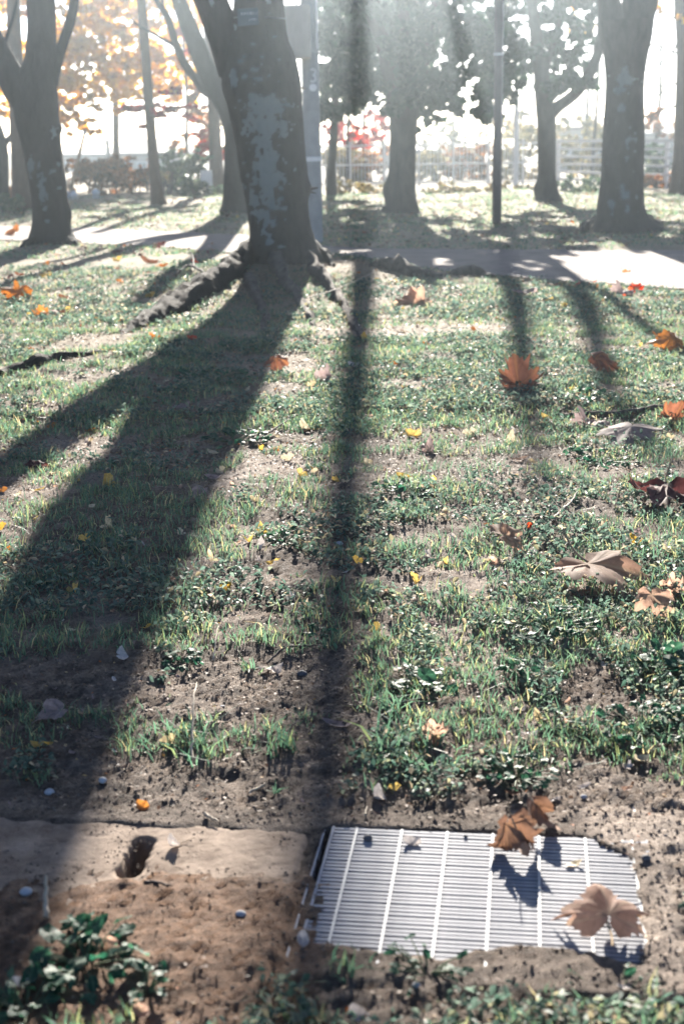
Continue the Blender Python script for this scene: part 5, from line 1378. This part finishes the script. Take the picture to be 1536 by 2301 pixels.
scatter_leaves((0, 700, 1430, 1830), 20, ['mauve_oval', 'pale_slip', 'tan_lance', 'mauve_lance'], (0.018, 0.04), 'tiny', 'soil', 'tiny leaves above the lid', 506)
scatter_leaves((720, 1560, 455, 545), 40, ['yellow_fan', 'orange_fan', 'tan_oval', 'yellow_bit'], (0.05, 0.1), 'small', 'far', 'small leaves on the far right lawn', 507)
scatter_leaves((150, 560, 462, 520), 24, ['yellow_fan', 'orange_fan', 'tan_oval', 'yellow_bit'], (0.05, 0.1), 'small', 'farleft', 'small leaves on the far left lawn', 508)

# ------------------------------------------------------------------ pebbles, sticks, straws
def pebble(x, y, wpx, mat, label, seed, name='pebble', flat=0.65):
    X, Y = ground(x, y); s = wpx * zdepth(x, y) / F / 2
    r = np.random.default_rng(seed)
    th = np.linspace(0, math.pi, 7); ph = np.arange(10) / 10 * 2 * math.pi
    V = np.array([(math.sin(a) * math.cos(b_), math.sin(a) * math.sin(b_), math.cos(a)) for a in th for b_ in ph])
    V = V * (1 + 0.35 * (fbm(V[:, 0] * 1.6 + seed, V[:, 1] * 1.6, V[:, 2] * 1.6, 2, seed) - 0.5))[:, None] * s * np.array([1, r.uniform(.7, 1), flat])
    Fq = [(i_ * 10 + j_, i_ * 10 + (j_ + 1) % 10, (i_ + 1) * 10 + (j_ + 1) % 10, (i_ + 1) * 10 + j_) for i_ in range(6) for j_ in range(10)]
    q = MB(); q.add(V, Fq)
    o = link(name, q.mesh(name, MAT[mat]))
    u_, v_ = guv(X, Y)
    zg = gz(X, Y)
    if -0.08 < u_ < 0.66 and -0.6 < v_ < 0: zg = max(zg, 0.003)
    if -1.0 < u_ < -0.09 and -0.6 < v_ < 0: zg = max(zg, 0)
    o.location = (X, Y, zg + s * flat * 0.55)
    return tag(o, label, 'stone')
pebble(826, 1890, 22, 'darkstone', 'small grey pebble on the upper left of the grating', 1)
pebble(1450, 1944, 24, 'darkstone', 'dark round pebble on dry earth right of the grating', 2)
pebble(541, 2064, 26, 'stone', 'bluish white stone on the brown earth of the lid', 3)
pebble(1045, 1883, 10, 'darkstone', 'tiny dark grain near the back edge of the grating', 4)
pebble(232, 1766, 20, 'stone', 'pale stone in deep shadow behind the lid, upper right of a pair', 5)
pebble(112, 1783, 24, 'stone', 'pale stone in deep shadow behind the lid, lower left of a pair', 6)
pebble(60, 2013, 30, 'stone', 'bluish stone in the dark shadow on the left of the lid', 7)
pebble(678, 1514, 26, 'darkstone', 'grey stone on soil at the left border of the thin shadow', 8)
pebble(762, 1232, 18, 'stone', 'pale stone lying in the thin shadow', 9)
pebble(500, 1520 + 80, 14, 'stone', 'small pale stone on soil above the grass clump', 10)
pebble(935, 2105 + 120, 20, 'stone', 'bluish pebble in the bottom weeds below the grating', 11)
pebble(1310, 1790, 16, 'stone', 'small light pebble right of the crumpled leaf', 12)
def stick(pts, r0, mat, label, name='stick', h=0.01, cat='stick', seed=0, lift=None):
    rr = np.random.default_rng(seed)
    P_ = []
    for k, (x, y) in enumerate(pts):
        X, Y = ground(x, y)
        P_.append((X, Y, gz(X, Y) + h + (lift[k] if lift else 0)))
    C_ = crom(P_, 6)
    C_ = C_ + rr.normal(0, r0 * 0.25, C_.shape)
    lc = C_[0].copy()
    q = MB(); q.tube([tuple(c - lc) for c in C_], np.linspace(r0, r0 * 0.5, len(C_)), 8)
    o = link(name, q.mesh(name, MAT[mat])); o.location = lc
    return tag(o, label, cat)
stick([(1536, 915), (1480, 918), (1400, 928), (1320, 928), (1250, 930)], 0.022, 'twig', 'long dark stick lying across the lawn at right', 'stick', 0.012, seed=1)
stick([(1245, 1186), (1262, 1168), (1282, 1150), (1296, 1136)], 0.006, 'straw', 'short pale twig left of the maroon leaf', 'twig', 0.02, 'twig', 2)
stick([(432, 1712), (434, 1670), (440, 1630), (446, 1600)], 0.0038, 'straw', 'dry straw stalk leaning over the grass clump above the lid', 'straw_stalk', 0.015, 'straw', 3, (0.0, 0.03, 0.05, 0.06))
stick([(580, 992), (620, 968), (660, 944), (700, 933)], 0.006, 'twig', 'thin curved twig between the two long shadows', 'twig', 0.025, 'twig', 4)
stick([(600, 1494), (640, 1472), (680, 1464), (716, 1462)], 0.004, 'twig', 'fine bent twig touching the white winged leaf', 'twig', 0.012, 'twig', 5)
stick([(395, 640), (425, 630), (450, 638), (475, 648)], 0.018, 'twig', 'broken sprouting twig left of the lichened trunk', 'twig', 0.05, 'twig', 6)
stick([(437, 634), (436, 624), (433, 612)], 0.012, 'twig', 'knobbly upright twig end left of the lichened trunk', 'twig', 0.06, 'twig', 7, (0, 0.05, 0.12))
stick([(480, 1496), (486, 1470), (492, 1446)], 0.003, 'straw', 'pale stalk standing beside the silvery weed', 'straw_stalk', 0.01, 'straw', 8, (0.0, 0.03, 0.04))
stick([(325, 1992), (355, 2000), (386, 2010)], 0.004, 'twig', 'short dark twig on the concrete lid below its hole', 'twig', 0.006, 'twig', 9)
stick([(106, 2080), (107, 2060), (109, 2040)], 0.006, 'straw', 'brown upright stalk at the dark edge of the lid', 'straw_stalk', 0.004, 'straw', 10, (0.0, 0.03, 0.06))
stick([(820, 1842), (824, 1818)], 0.003, 'straw', 'thin pale straw end on earth behind the grating', 'straw_stalk', 0.006, 'straw', 11)
stick([(460, 1838), (490, 1853)], 0.004, 'straw', 'short straw at the back edge of the concrete lid', 'straw_stalk', 0.006, 'straw', 12)
stick([(870, 1268), (910, 1255), (955, 1232)], 0.0035, 'straw', 'thin pale stem on dark soil right of the thin shadow', 'straw_stalk', 0.012, 'straw', 13)
stick([(560, 1786), (600, 1770)], 0.004, 'straw', 'pale straw on crumbly soil above the lid', 'straw_stalk', 0.008, 'straw', 14)
stick([(690, 700), (760, 680), (840, 652)], 0.006, 'straw', 'long thin stem lying across the right roots', 'straw_stalk', 0.13, 'straw', 15)

# ------------------------------------------------------------------ weeds that stand out, leaf by leaf
oval_leaf('weed_a', 201, 0.55, -0.25, 0.22, 0.12, 'weedleaf')
oval_leaf('weed_b', 202, 0.72, -0.15, 0.15, 0.16, 'weedleaf')
plane_leaf('weed_c', 203, -0.2, 0.15, 0.14, -0.3, 'weedleaf', lobes=3)
oval_leaf('weed_d', 204, 0.34, -0.35, 0.25, 0.08, 'weedleaf')
def weed(x, y, spread_px, leaf_px, n, label, shapes, seed, hmax=0.05, stem=True):
    X, Y = ground(x, y); s = zdepth(x, y) / F
    z = gz(X, Y)
    w_ = thing('weed_plant', label, 'weed', (X, Y, z))
    r = np.random.default_rng(seed)
    q = MB()
    for k in range(n):
        a = r.uniform(0, 2 * math.pi); d = spread_px * s * 0.5 * math.sqrt(r.uniform(0.04, 1))
        dx, dy = math.cos(a) * d, math.sin(a) * d * 1.25
        hh = hmax * r.uniform(0.35, 1) * (1 - 0.4 * d / (spread_px * s * 0.5))
        o = link('leaf', LM[shapes[r.integers(len(shapes))]], w_)
        sz = leaf_px * s * r.uniform(0.7, 1.25)
        o.scale = (sz, sz, sz)
        o.location = (dx, dy, hh)
        o.rotation_euler = (math.radians(r.normal(4, 20)), math.radians(r.normal(0, 18)), a - math.pi / 2 + r.normal(0, .5))
        q.tube([(dx * 0.15, dy * 0.15, -0.005), (dx * 0.6, dy * 0.6, hh * 0.6), (dx * .93, dy * .93, hh)], [0.0018, 0.0015, 0.001], 5, cap=False)
    st = link('stems', q.mesh('stems', MAT['grass_stem']), w_)
    st['kind'] = 'stuff'
MAT['grass_stem'] = surface('weed_stem', (0.06, 0.10, 0.05), (0.12, 0.15, 0.08), 30, 0.6, 0)
weed(950, 1545, 150, 44, 20, 'bushy broad leaved weed right of the thin shadow, biggest of its kind there', ['weed_b', 'weed_a'], 601, 0.07)
weed(718, 1425, 75, 30, 14, 'small jagged weed rosette at the thin shadow', ['weed_c', 'weed_d'], 602, 0.03)
weed(418, 1492, 95, 34, 15, 'silvery glinting weed on the border of the deep shadow', ['weed_a', 'weed_c'], 603, 0.045)
weed(190, 2170, 260, 62, 40, 'dense leafy weed clump in the sunlit bottom left', ['weed_b', 'weed_a', 'weed_c'], 604, 0.05)
weed(60, 2270, 170, 55, 22, 'shaded leafy weeds in the bottom left corner', ['weed_b', 'weed_a'], 605, 0.06)
weed(1490, 1498, 120, 46, 18, 'large leaved weed at the right edge, middle height', ['weed_b', 'weed_a'], 606, 0.06)
weed(1440, 1640, 220, 30, 54, 'spreading sunlit clover like mat at lower right', ['weed_b', 'weed_c'], 607, 0.04)
weed(1235, 1420, 230, 28, 52, 'weed mat below the biggest tan leaf', ['weed_c', 'weed_a'], 608, 0.045)
weed(640, 1232, 120, 16, 46, 'bright green clover mat beside the yellow two winged leaf', ['weed_b'], 609, 0.03)
weed(1175, 1520, 110, 38, 14, 'single dark leafy weed on soil below the weed mat', ['weed_a', 'weed_b'], 610, 0.06)
weed(1160, 1745, 190, 32, 40, 'low weeds just behind the crumpled leaf of the grating', ['weed_c', 'weed_a', 'weed_b'], 611, 0.05)
weed(1320, 900, 110, 26, 24, 'dark green weed under the brown overturned leaf', ['weed_b', 'weed_a'], 612, 0.06)
weed(1350, 1030, 170, 24, 40, 'green weed patch under the flat greyish leaf', ['weed_b', 'weed_c'], 613, 0.05)
weed(480, 850, 160, 26, 40, 'dim weed patch inside the trunk shadow', ['weed_b', 'weed_a'], 614, 0.06)
weed(530, 990, 150, 26, 40, 'dim leafy patch at the right border of the trunk shadow', ['weed_b', 'weed_a'], 615, 0.06)
weed(900, 1100 + 20, 150, 22, 36, 'sunlit low weeds below the W shaped leaf', ['weed_b', 'weed_c'], 616, 0.05)
weed(1290, 1125, 130, 28, 22, 'pale green weed left of the maroon leaf', ['weed_a', 'weed_c'], 617, 0.04)
weed(960, 2190, 190, 34, 20, 'sparse low weeds below the grating', ['weed_d', 'weed_a'], 618, 0.04)
weed(1380, 2250, 230, 34, 24, 'loose weeds at the bottom right corner', ['weed_d', 'weed_a'], 619, 0.04)
weed(330, 2235, 130, 30, 14, 'thin seedlings on brown earth below the lid', ['weed_b'], 620, 0.03)
weed(560, 780, 140, 24, 26, 'shaded weeds at the foot of the lichened trunk', ['weed_b', 'weed_d'], 621, 0.05)

# ------------------------------------------------------------------ grass, ground cover, litter, crumbs (uncountable)
def sample(n, ymin, ymax, seed, margin=1.12):
    """places in the camera's cone, equal chance per square metre"""
    r = np.random.default_rng(seed)
    Y = np.sqrt(r.uniform(ymin ** 2, ymax ** 2, n))
    X = (r.uniform(-1, 1, n) * 0.2405 * margin) * (Y * 0.985 + 0.38)
    return X, Y
def bare(X, Y):
    """0 where the photograph shows bare earth, 1 where it is green"""
    px0, py0 = project(np.stack([X, Y, X * 0], 1))
    b0 = np.ones(len(X))
    u_, v_ = guv(X, Y)
    b0 *= np.where((u_ > -1.02) & (u_ < 0.68) & (v_ > -0.62) & (v_ < 0.02), 0.0, 1.0)
    b0 *= np.where((u_ > 0.55) & (v_ > -0.55) & (v_ < 0.25), 0.15, 1.0)
    b0 *= np.where((v_ >= 0.02) & (v_ < 0.14), 0.12, 1.0)
    b0 *= np.where((v_ < -0.45) & (u_ > -0.55) & (u_ < -0.1), 0.2, 1.0)
    def blob(x, y, rx, ry, k):
        d = np.hypot((px0 - x) / rx, (py0 - y) / ry)
        return 1 - k * sstep(1.3, 0.6, d)
    for q in [(560, 1540, 180, 120, .65), (560, 1350, 110, 70, .8), (760, 1500, 50, 300, .45), (740, 1250, 60, 90, .6), (330, 1750, 280, 60, .7), (180, 1500, 200, 160, .45), (650, 1740, 160, 70, .8), (920, 1290, 120, 60, .55),
              (1330, 1560, 80, 70, .7), (1450, 1800, 150, 60, .8), (1000, 1640, 60, 60, .4), (1180, 1100, 120, 60, .35), (900, 720, 260, 40, .55), (900, 640, 300, 26, .5), (150, 900, 170, 40, .4), (560, 690, 120, 60, .6), (1000, 830, 120, 50, .3), (1380, 1150, 90, 40, .7), (880, 1815, 260, 25, .7)]:
        b0 *= blob(*q)
    b0 *= np.where((v_ < -0.40) & (u_ > -0.55), 0.30, 1.0) * np.where((v_ < -0.40) & (u_ > -0.12) & (u_ < 0.05), 2.0, 1.0)
    b0 *= sstep(0.0, -0.25, path_d(X, Y))
    r_m = np.hypot((X - MAIN[0]), (Y - MAIN[1]))
    b0 *= sstep(0.35, 0.8, r_m)
    return b0
def blades(X, Y, h, wd, seed, lean=0.55):
    r = np.random.default_rng(seed)
    n = len(X)
    Z = ground_z(X, Y) - 0.003
    az = r.uniform(0, 2 * math.pi, n); fa = r.uniform(0, 2 * math.pi, n)
    ln = np.abs(r.normal(0, lean, n)) + 0.12
    dx, dy = np.cos(az), np.sin(az); wx, wy = np.cos(fa) * wd, np.sin(fa) * wd
    B_ = np.stack([X, Y, Z], 1)
    def lvl(f, k):
        ox = dx * ln * h * f ** 1.8; oy = dy * ln * h * f ** 1.8
        oz = h * (f - 0.30 * np.minimum(ln, 1.4) * f * f)
        c = B_ + np.stack([ox, oy, oz], 1)
        w_ = np.stack([wx, wy, wx * 0], 1) * k
        return c - w_, c + w_
    a0, a1 = lvl(0.0, 0.8); b0_, b1 = lvl(0.5, 1.0); c0, _ = lvl(1.0, 0.0)
    V = np.stack([a0, a1, b0_, b1, c0], 1).reshape(-1, 3)
    base = np.arange(n)[:, None] * 5
    Fq = np.concatenate([base + np.array([[0, 1, 3]]), base + np.array([[0, 3, 2]]), base + np.array([[2, 3, 4]])])
    tint = np.clip(r.normal(0.42, 0.2, n), 0, 1)
    tint = np.where(r.random(n) < 0.12, r.uniform(0.8, 1.0, n), tint)
    return V, Fq, np.repeat(tint, 5)
def tufts(nt, ymin, ymax, per, h0, h1, w0, seed, rad, maskpow=1.0, thr=0.5, sc_=3.0):
    r = np.random.default_rng(seed)
    X, Y = sample(nt, ymin, ymax, seed)
    m_ = bare(X, Y) * (0.10 + 0.9 * sstep(thr - 0.10, thr + 0.10, fbm(X * sc_, Y * sc_, 0, 3, 91)))
    kp = r.random(nt) < m_ ** maskpow
    X, Y = X[kp], Y[kp]
    k = r.integers(max(2, per // 2), per + per // 2, len(X))
    hs = r.uniform(0, 1, len(X)) ** 1.6
    idx = np.repeat(np.arange(len(X)), k)
    bx = X[idx] + r.normal(0, rad, len(idx)); by = Y[idx] + r.normal(0, rad, len(idx))
    h = (h0 + (h1 - h0) * hs[idx]) * r.uniform(0.5, 1.1, len(idx))
    u_, v_ = guv(bx, by)
    ok = ~((u_ > -1.0) & (u_ < 0.56) & (v_ > -0.56) & (v_ < 0.0))
    bx, by, h = bx[ok], by[ok], h[ok]
    return blades(bx, by, h, w0 * r.uniform(0.7, 1.3, len(bx)), seed + 1)
def joined(parts):
    V, Fq, T, n = [], [], [], 0
    for v_, f_, t_ in parts:
        V.append(v_); Fq.append(f_ + n); T.append(t_); n += len(v_)
    return np.vstack(V), np.vstack(Fq), np.concatenate(T)
V, Fq, T = joined([
    tufts(3600, 2.0, 4.2, 10, 0.018, 0.060, 0.0015, 701, 0.016, thr=0.46, sc_=4.5),
    tufts(6500, 4.0, 7.5, 9, 0.022, 0.080, 0.0018, 703, 0.020, thr=0.50, sc_=4.0),
    tufts(9500, 7.3, 11.5, 9, 0.025, 0.075, 0.0026, 705, 0.028, thr=0.46),
    tufts(6500, 11.3, 17.5, 7, 0.025, 0.07, 0.0040, 707, 0.04, thr=0.42),
    tufts(9000, 18.5, 38.0, 6, 0.03, 0.08, 0.0075, 709, 0.07, thr=0.36, sc_=1.2)])
o = link('grass', np_mesh('grass', V, Fq, MAT['grass'], smooth=False, attrs={'tint': T}))
tag(o, 'short green and straw coloured grass tufts over the lawn', 'grass', kind='stuff')
# a few long leaning blades in clumps the photograph picks out
def clump(x, y, n, h, wd, seed, spread):
    X, Y = ground(x, y); r = np.random.default_rng(seed)
    return blades(X + r.normal(0, spread, n), Y + r.normal(0, spread, n), h * r.uniform(.5, 1.1, n), wd * r.uniform(.8, 1.2, n), seed, 0.9)
cl_ = []
for k, (x, y, n, h, wd, sp) in enumerate([(440, 1690, 60, .085, .0028, .05), (395, 1660, 26, .07, .0028, .03), (610, 1700, 16, .075, .0030, .02), (655, 1690, 22, .07, .003, .02), (900, 1700, 34, .10, .0034, .05), (870, 1600, 30, .09, .003, .03), (945, 1740, 12, .08, .004, .015), (560, 1510, 14, .06, .0028, .012), (1230, 1400, 40, .06, .0022, .05),
        (1090, 1540, 34, .07, .0022, .03), (1160, 1550, 30, .075, .0022, .03), (1290, 1640, 46, .075, .0024, .05), (1270, 1720, 20, .06, .0026, .03), (930, 1240, 60, .055, .0016, .045), (1080, 1060, 90, .075, .0018, .08), (960, 1050, 60, .07, .0018, .05), (270, 1110, 60, .075, .0018, .03), (130, 1030, 40, .07, .0018, .05), (90, 1190, 50, .075, .0018, .05), (300, 1020, 40, .06, .0018, .04), (90, 1290, 60, .06, .0018, .06), (220, 1140, 50, .07, .0018, .05),
        (770, 2185, 26, .06, .0026, .02), (620, 1780, 5, .05, .003, .01), (800, 1450, 12, .045, .002, .02), (650, 1460, 10, .04, .002, .02), (480, 1370, 40, .045, .0018, .05), (1290, 1240, 50, .06, .0018, .05), (1150, 1210, 24, .06, .0018, .03), (1510, 1030, 26, .11, .0022, .03), (600, 1100, 60, .07, .0017, .06), (540, 1160, 50, .06, .0017, .05), (820, 840, 20, .07, .002, .04), (400, 810, 26, .09, .0022, .04), (210, 830, 26, .09, .0022, .05), (760, 700, 22, .10, .003, .04)]):
    cl_.append(clump(x, y, n, h, wd, 800 + k, sp))
V, Fq, T = joined(cl_)
o = link('long_grass', np_mesh('long_grass', V, Fq, MAT['grass'], smooth=False, attrs={'tint': np.clip(T * 0.8, 0, 0.75)}))
tag(o, 'longer leaning grass clumps scattered in the lawn', 'grass', kind='stuff')

def flats(n, ymin, ymax, s0, s1, seed, thr, zz=0.02, mask=True, tilt=0.7, fold=0.2, sc_=2.2, noise_seed=95, elong=1.7):
    r = np.random.default_rng(seed)
    X, Y = sample(n, ymin, ymax, seed)
    if mask:
        m_ = bare(X, Y) * (0.05 + 0.95 * sstep(thr - 0.06, thr + 0.07, fbm(X * sc_, Y * sc_, 0, 4, noise_seed))) * (0.25 + 0.75 * sstep(0.42, 0.56, fbm(X * 9, Y * 9, 0, 3, 97)))
        kp = r.random(n) < m_
        X, Y = X[kp], Y[kp]
    u_, v_ = guv(X, Y)
    ok = ~((u_ > -1.0) & (u_ < 0.56) & (v_ > -0.58) & (v_ < 0.01)) & (path_d(X, Y) < 0.05)
    X, Y = X[ok], Y[ok]
    n = len(X)
    s = r.uniform(s0, s1, n)[:, None]
    P = np.stack([X, Y, ground_z(X, Y) + np.abs(r.normal(0, zz, n)) + 0.004], 1)
    az = r.uniform(0, 2 * math.pi, n)
    ax = np.stack([np.cos(az), np.sin(az), r.normal(0, tilt, n)], 1); ax /= np.linalg.norm(ax, axis=1)[:, None]
    bx = np.stack([-np.sin(az), np.cos(az), r.normal(0, tilt, n)], 1); bx /= np.linalg.norm(bx, axis=1)[:, None]
    up_ = np.cross(ax, bx)
    A0 = P - ax * s * .5 * elong / 1.7 * 1.3; A1 = P + ax * s * .5 * elong / 1.7 * 1.3
    B0 = P + bx * s * .36 - ax * s * .12 + up_ * s * fold; B1 = P + bx * s * .33 + ax * s * .22 + up_ * s * fold
    C0 = P - bx * s * .36 - ax * s * .12 + up_ * s * fold; C1 = P - bx * s * .33 + ax * s * .22 + up_ * s * fold
    V = np.stack([A0, B0, B1, A1, C1, C0], 1).reshape(-1, 3)
    b_ = np.arange(n)[:, None] * 6
    Fq = np.concatenate([b_ + np.array([[0, 3, 2, 1]]), b_ + np.array([[0, 5, 4, 3]])])
    T = np.repeat(np.clip(r.normal(0.45, 0.24, n), 0, 1), 6)
    return V, Fq, T
V, Fq, T = joined([
    flats(42000, 2.1, 4.6, 0.006, 0.021, 901, 0.48),
    flats(42000, 4.4, 8.0, 0.007, 0.026, 903, 0.52),
    flats(46000, 7.8, 12.0, 0.013, 0.032, 905, 0.46),
    flats(40000, 11.8, 17.5, 0.018, 0.042, 907, 0.44)])
o = link('ground_cover', np_mesh('ground_cover', V, Fq, MAT['weed'], smooth=False, attrs={'tint': T}))
tag(o, 'small leaved green ground cover matting the lawn', 'ground cover', kind='stuff')
V, Fq, T = joined([
    flats(6000, 2.0, 4.5, 0.003, 0.012, 911, 0, 0.003, False, 0.3, 0.1),
    flats(16000, 4.4, 8.0, 0.005, 0.018, 913, 0, 0.006, False, 0.3, 0.1),
    flats(26000, 7.8, 17.0, 0.008, 0.030, 915, 0, 0.008, False, 0.3, 0.1),
    flats(5000, 18.5, 36, 0.03, 0.08, 917, 0, 0.02, False, 0.4, 0.1)])
o = link('leaf_litter', np_mesh('leaf_litter', V, Fq, MAT['litter'], smooth=False, attrs={'tint': T}))
tag(o, 'tiny dry scraps of leaf and straw over the soil', 'leaf litter', kind='stuff')
# crumbs of earth
def crumbs(n, seed):
    r = np.random.default_rng(seed)
    X, Y = sample(n, 2.0, 6.0, seed)
    u_, v_ = guv(X, Y)
    px0, py0 = project(np.stack([X, Y, X * 0], 1))
    dens = np.where(Y < 3.6, 1.0, 0.4)
    clean_lid = (u_ > -1.0) & (u_ < -0.09) & (v_ < 0.0) & (v_ > -0.62)
    dens = np.where(clean_lid, np.where(v_ > -0.20, 0.05 + 0.5 * sstep(0.5, 0.7, fbm(u_ * 14, v_ * 14, 0, 3, 61)), 0.8) , dens)
    ong = (u_ > -0.06) & (u_ < 0.56) & (v_ > -0.6) & (v_ < 0.0)
    zg = ground_z(X, Y)
    dens = np.where(ong & (zg < -0.005), 0.0, dens)
    kp = r.random(n) < dens
    X, Y, zg, cl2 = X[kp], Y[kp], zg[kp], clean_lid[kp]
    zg = np.where(cl2, np.maximum(zg, 0.0), zg)
    n = len(X)
    s = (0.0010 + 0.0034 * r.random(n) ** 4.0) * np.where(clean_lid[kp], 0.7, 1.0)
    ico = np.array([(0, 0, 1), (.89, 0, .45), (.28, .85, .45), (-.72, .53, .45), (-.72, -.53, .45), (.28, -.85, .45), (0.3, .9, -.5), (-.8, 0, -.5), (.3, -.9, -.5)])
    fc = np.array([(0, 1, 2), (0, 2, 3), (0, 3, 4), (0, 4, 5), (0, 5, 1), (2, 1, 6), (3, 2, 6), (3, 7, 4), (3, 6, 7), (5, 4, 8), (4, 7, 8), (1, 5, 8), (1, 8, 6)])
    an = r.uniform(0, 6.28, n); ca, sa = np.cos(an)[:, None], np.sin(an)[:, None]
    jit = ico[None] * r.uniform(.7, 1.25, (n, 9, 1))
    Vx = (jit[:, :, 0] * ca - jit[:, :, 1] * sa) * s[:, None] * 1.2 + X[:, None]
    Vy = (jit[:, :, 0] * sa + jit[:, :, 1] * ca) * s[:, None] + Y[:, None]
    Vz = jit[:, :, 2] * s[:, None] * .8 + zg[:, None] + s[:, None] * 0.1
    V = np.stack([Vx, Vy, Vz], -1).reshape(-1, 3)
    Fq = (np.arange(n)[:, None, None] * 9 + fc[None]).reshape(-1, 3)
    return V, Fq
V, Fq = crumbs(76000, 921)
o = link('soil_crumbs', np_mesh('soil_crumbs', V, Fq, MAT['crumb'], smooth=False))
tag(o, 'loose crumbs of dark earth around the drain', 'soil crumbs', kind='stuff')

# ------------------------------------------------------------------ lettering to plain mesh
dg = bpy.context.evaluated_depsgraph_get()
for ob in [q for q in list(COL.objects) if q.type == 'FONT']:
    me = bpy.data.meshes.new_from_object(ob.evaluated_get(dg))
    me.materials.clear(); me.materials.append(MAT['letter'])
    nb2 = link('lettering', me, ob.parent)
    nb2.location = ob.location; nb2.rotation_euler = ob.rotation_euler
    bpy.data.objects.remove(ob)
for ob in COL.objects:
    if ob.name.split('.')[0] in ('stems', 'twigs'):
        ob['kind'] = 'stuff'

# ------------------------------------------------------------------ air: scattering box added to give the lens's veiling glow
VEIL_DENSITY, VEIL_ANISO = 0.0023, 0.93
mb = MB(); mb.box((0, 95, 5.4), (300, 232, 14.4))
hzo = link('veil_haze', mb.mesh('veil_haze', [], smooth=False))
m, t = newmat('veil_haze_air')
out = N(t, 'ShaderNodeOutputMaterial'); pv = N(t, 'ShaderNodeVolumePrincipled')
pv.inputs['Color'].default_value = (0.76, 0.90, 1.0, 1)
pv.inputs['Density'].default_value = VEIL_DENSITY
pv.inputs['Anisotropy'].default_value = VEIL_ANISO
t.links.new(pv.outputs[0], out.inputs['Volume'])
hzo.data.materials.append(m)
hzo['kind'] = 'stuff'
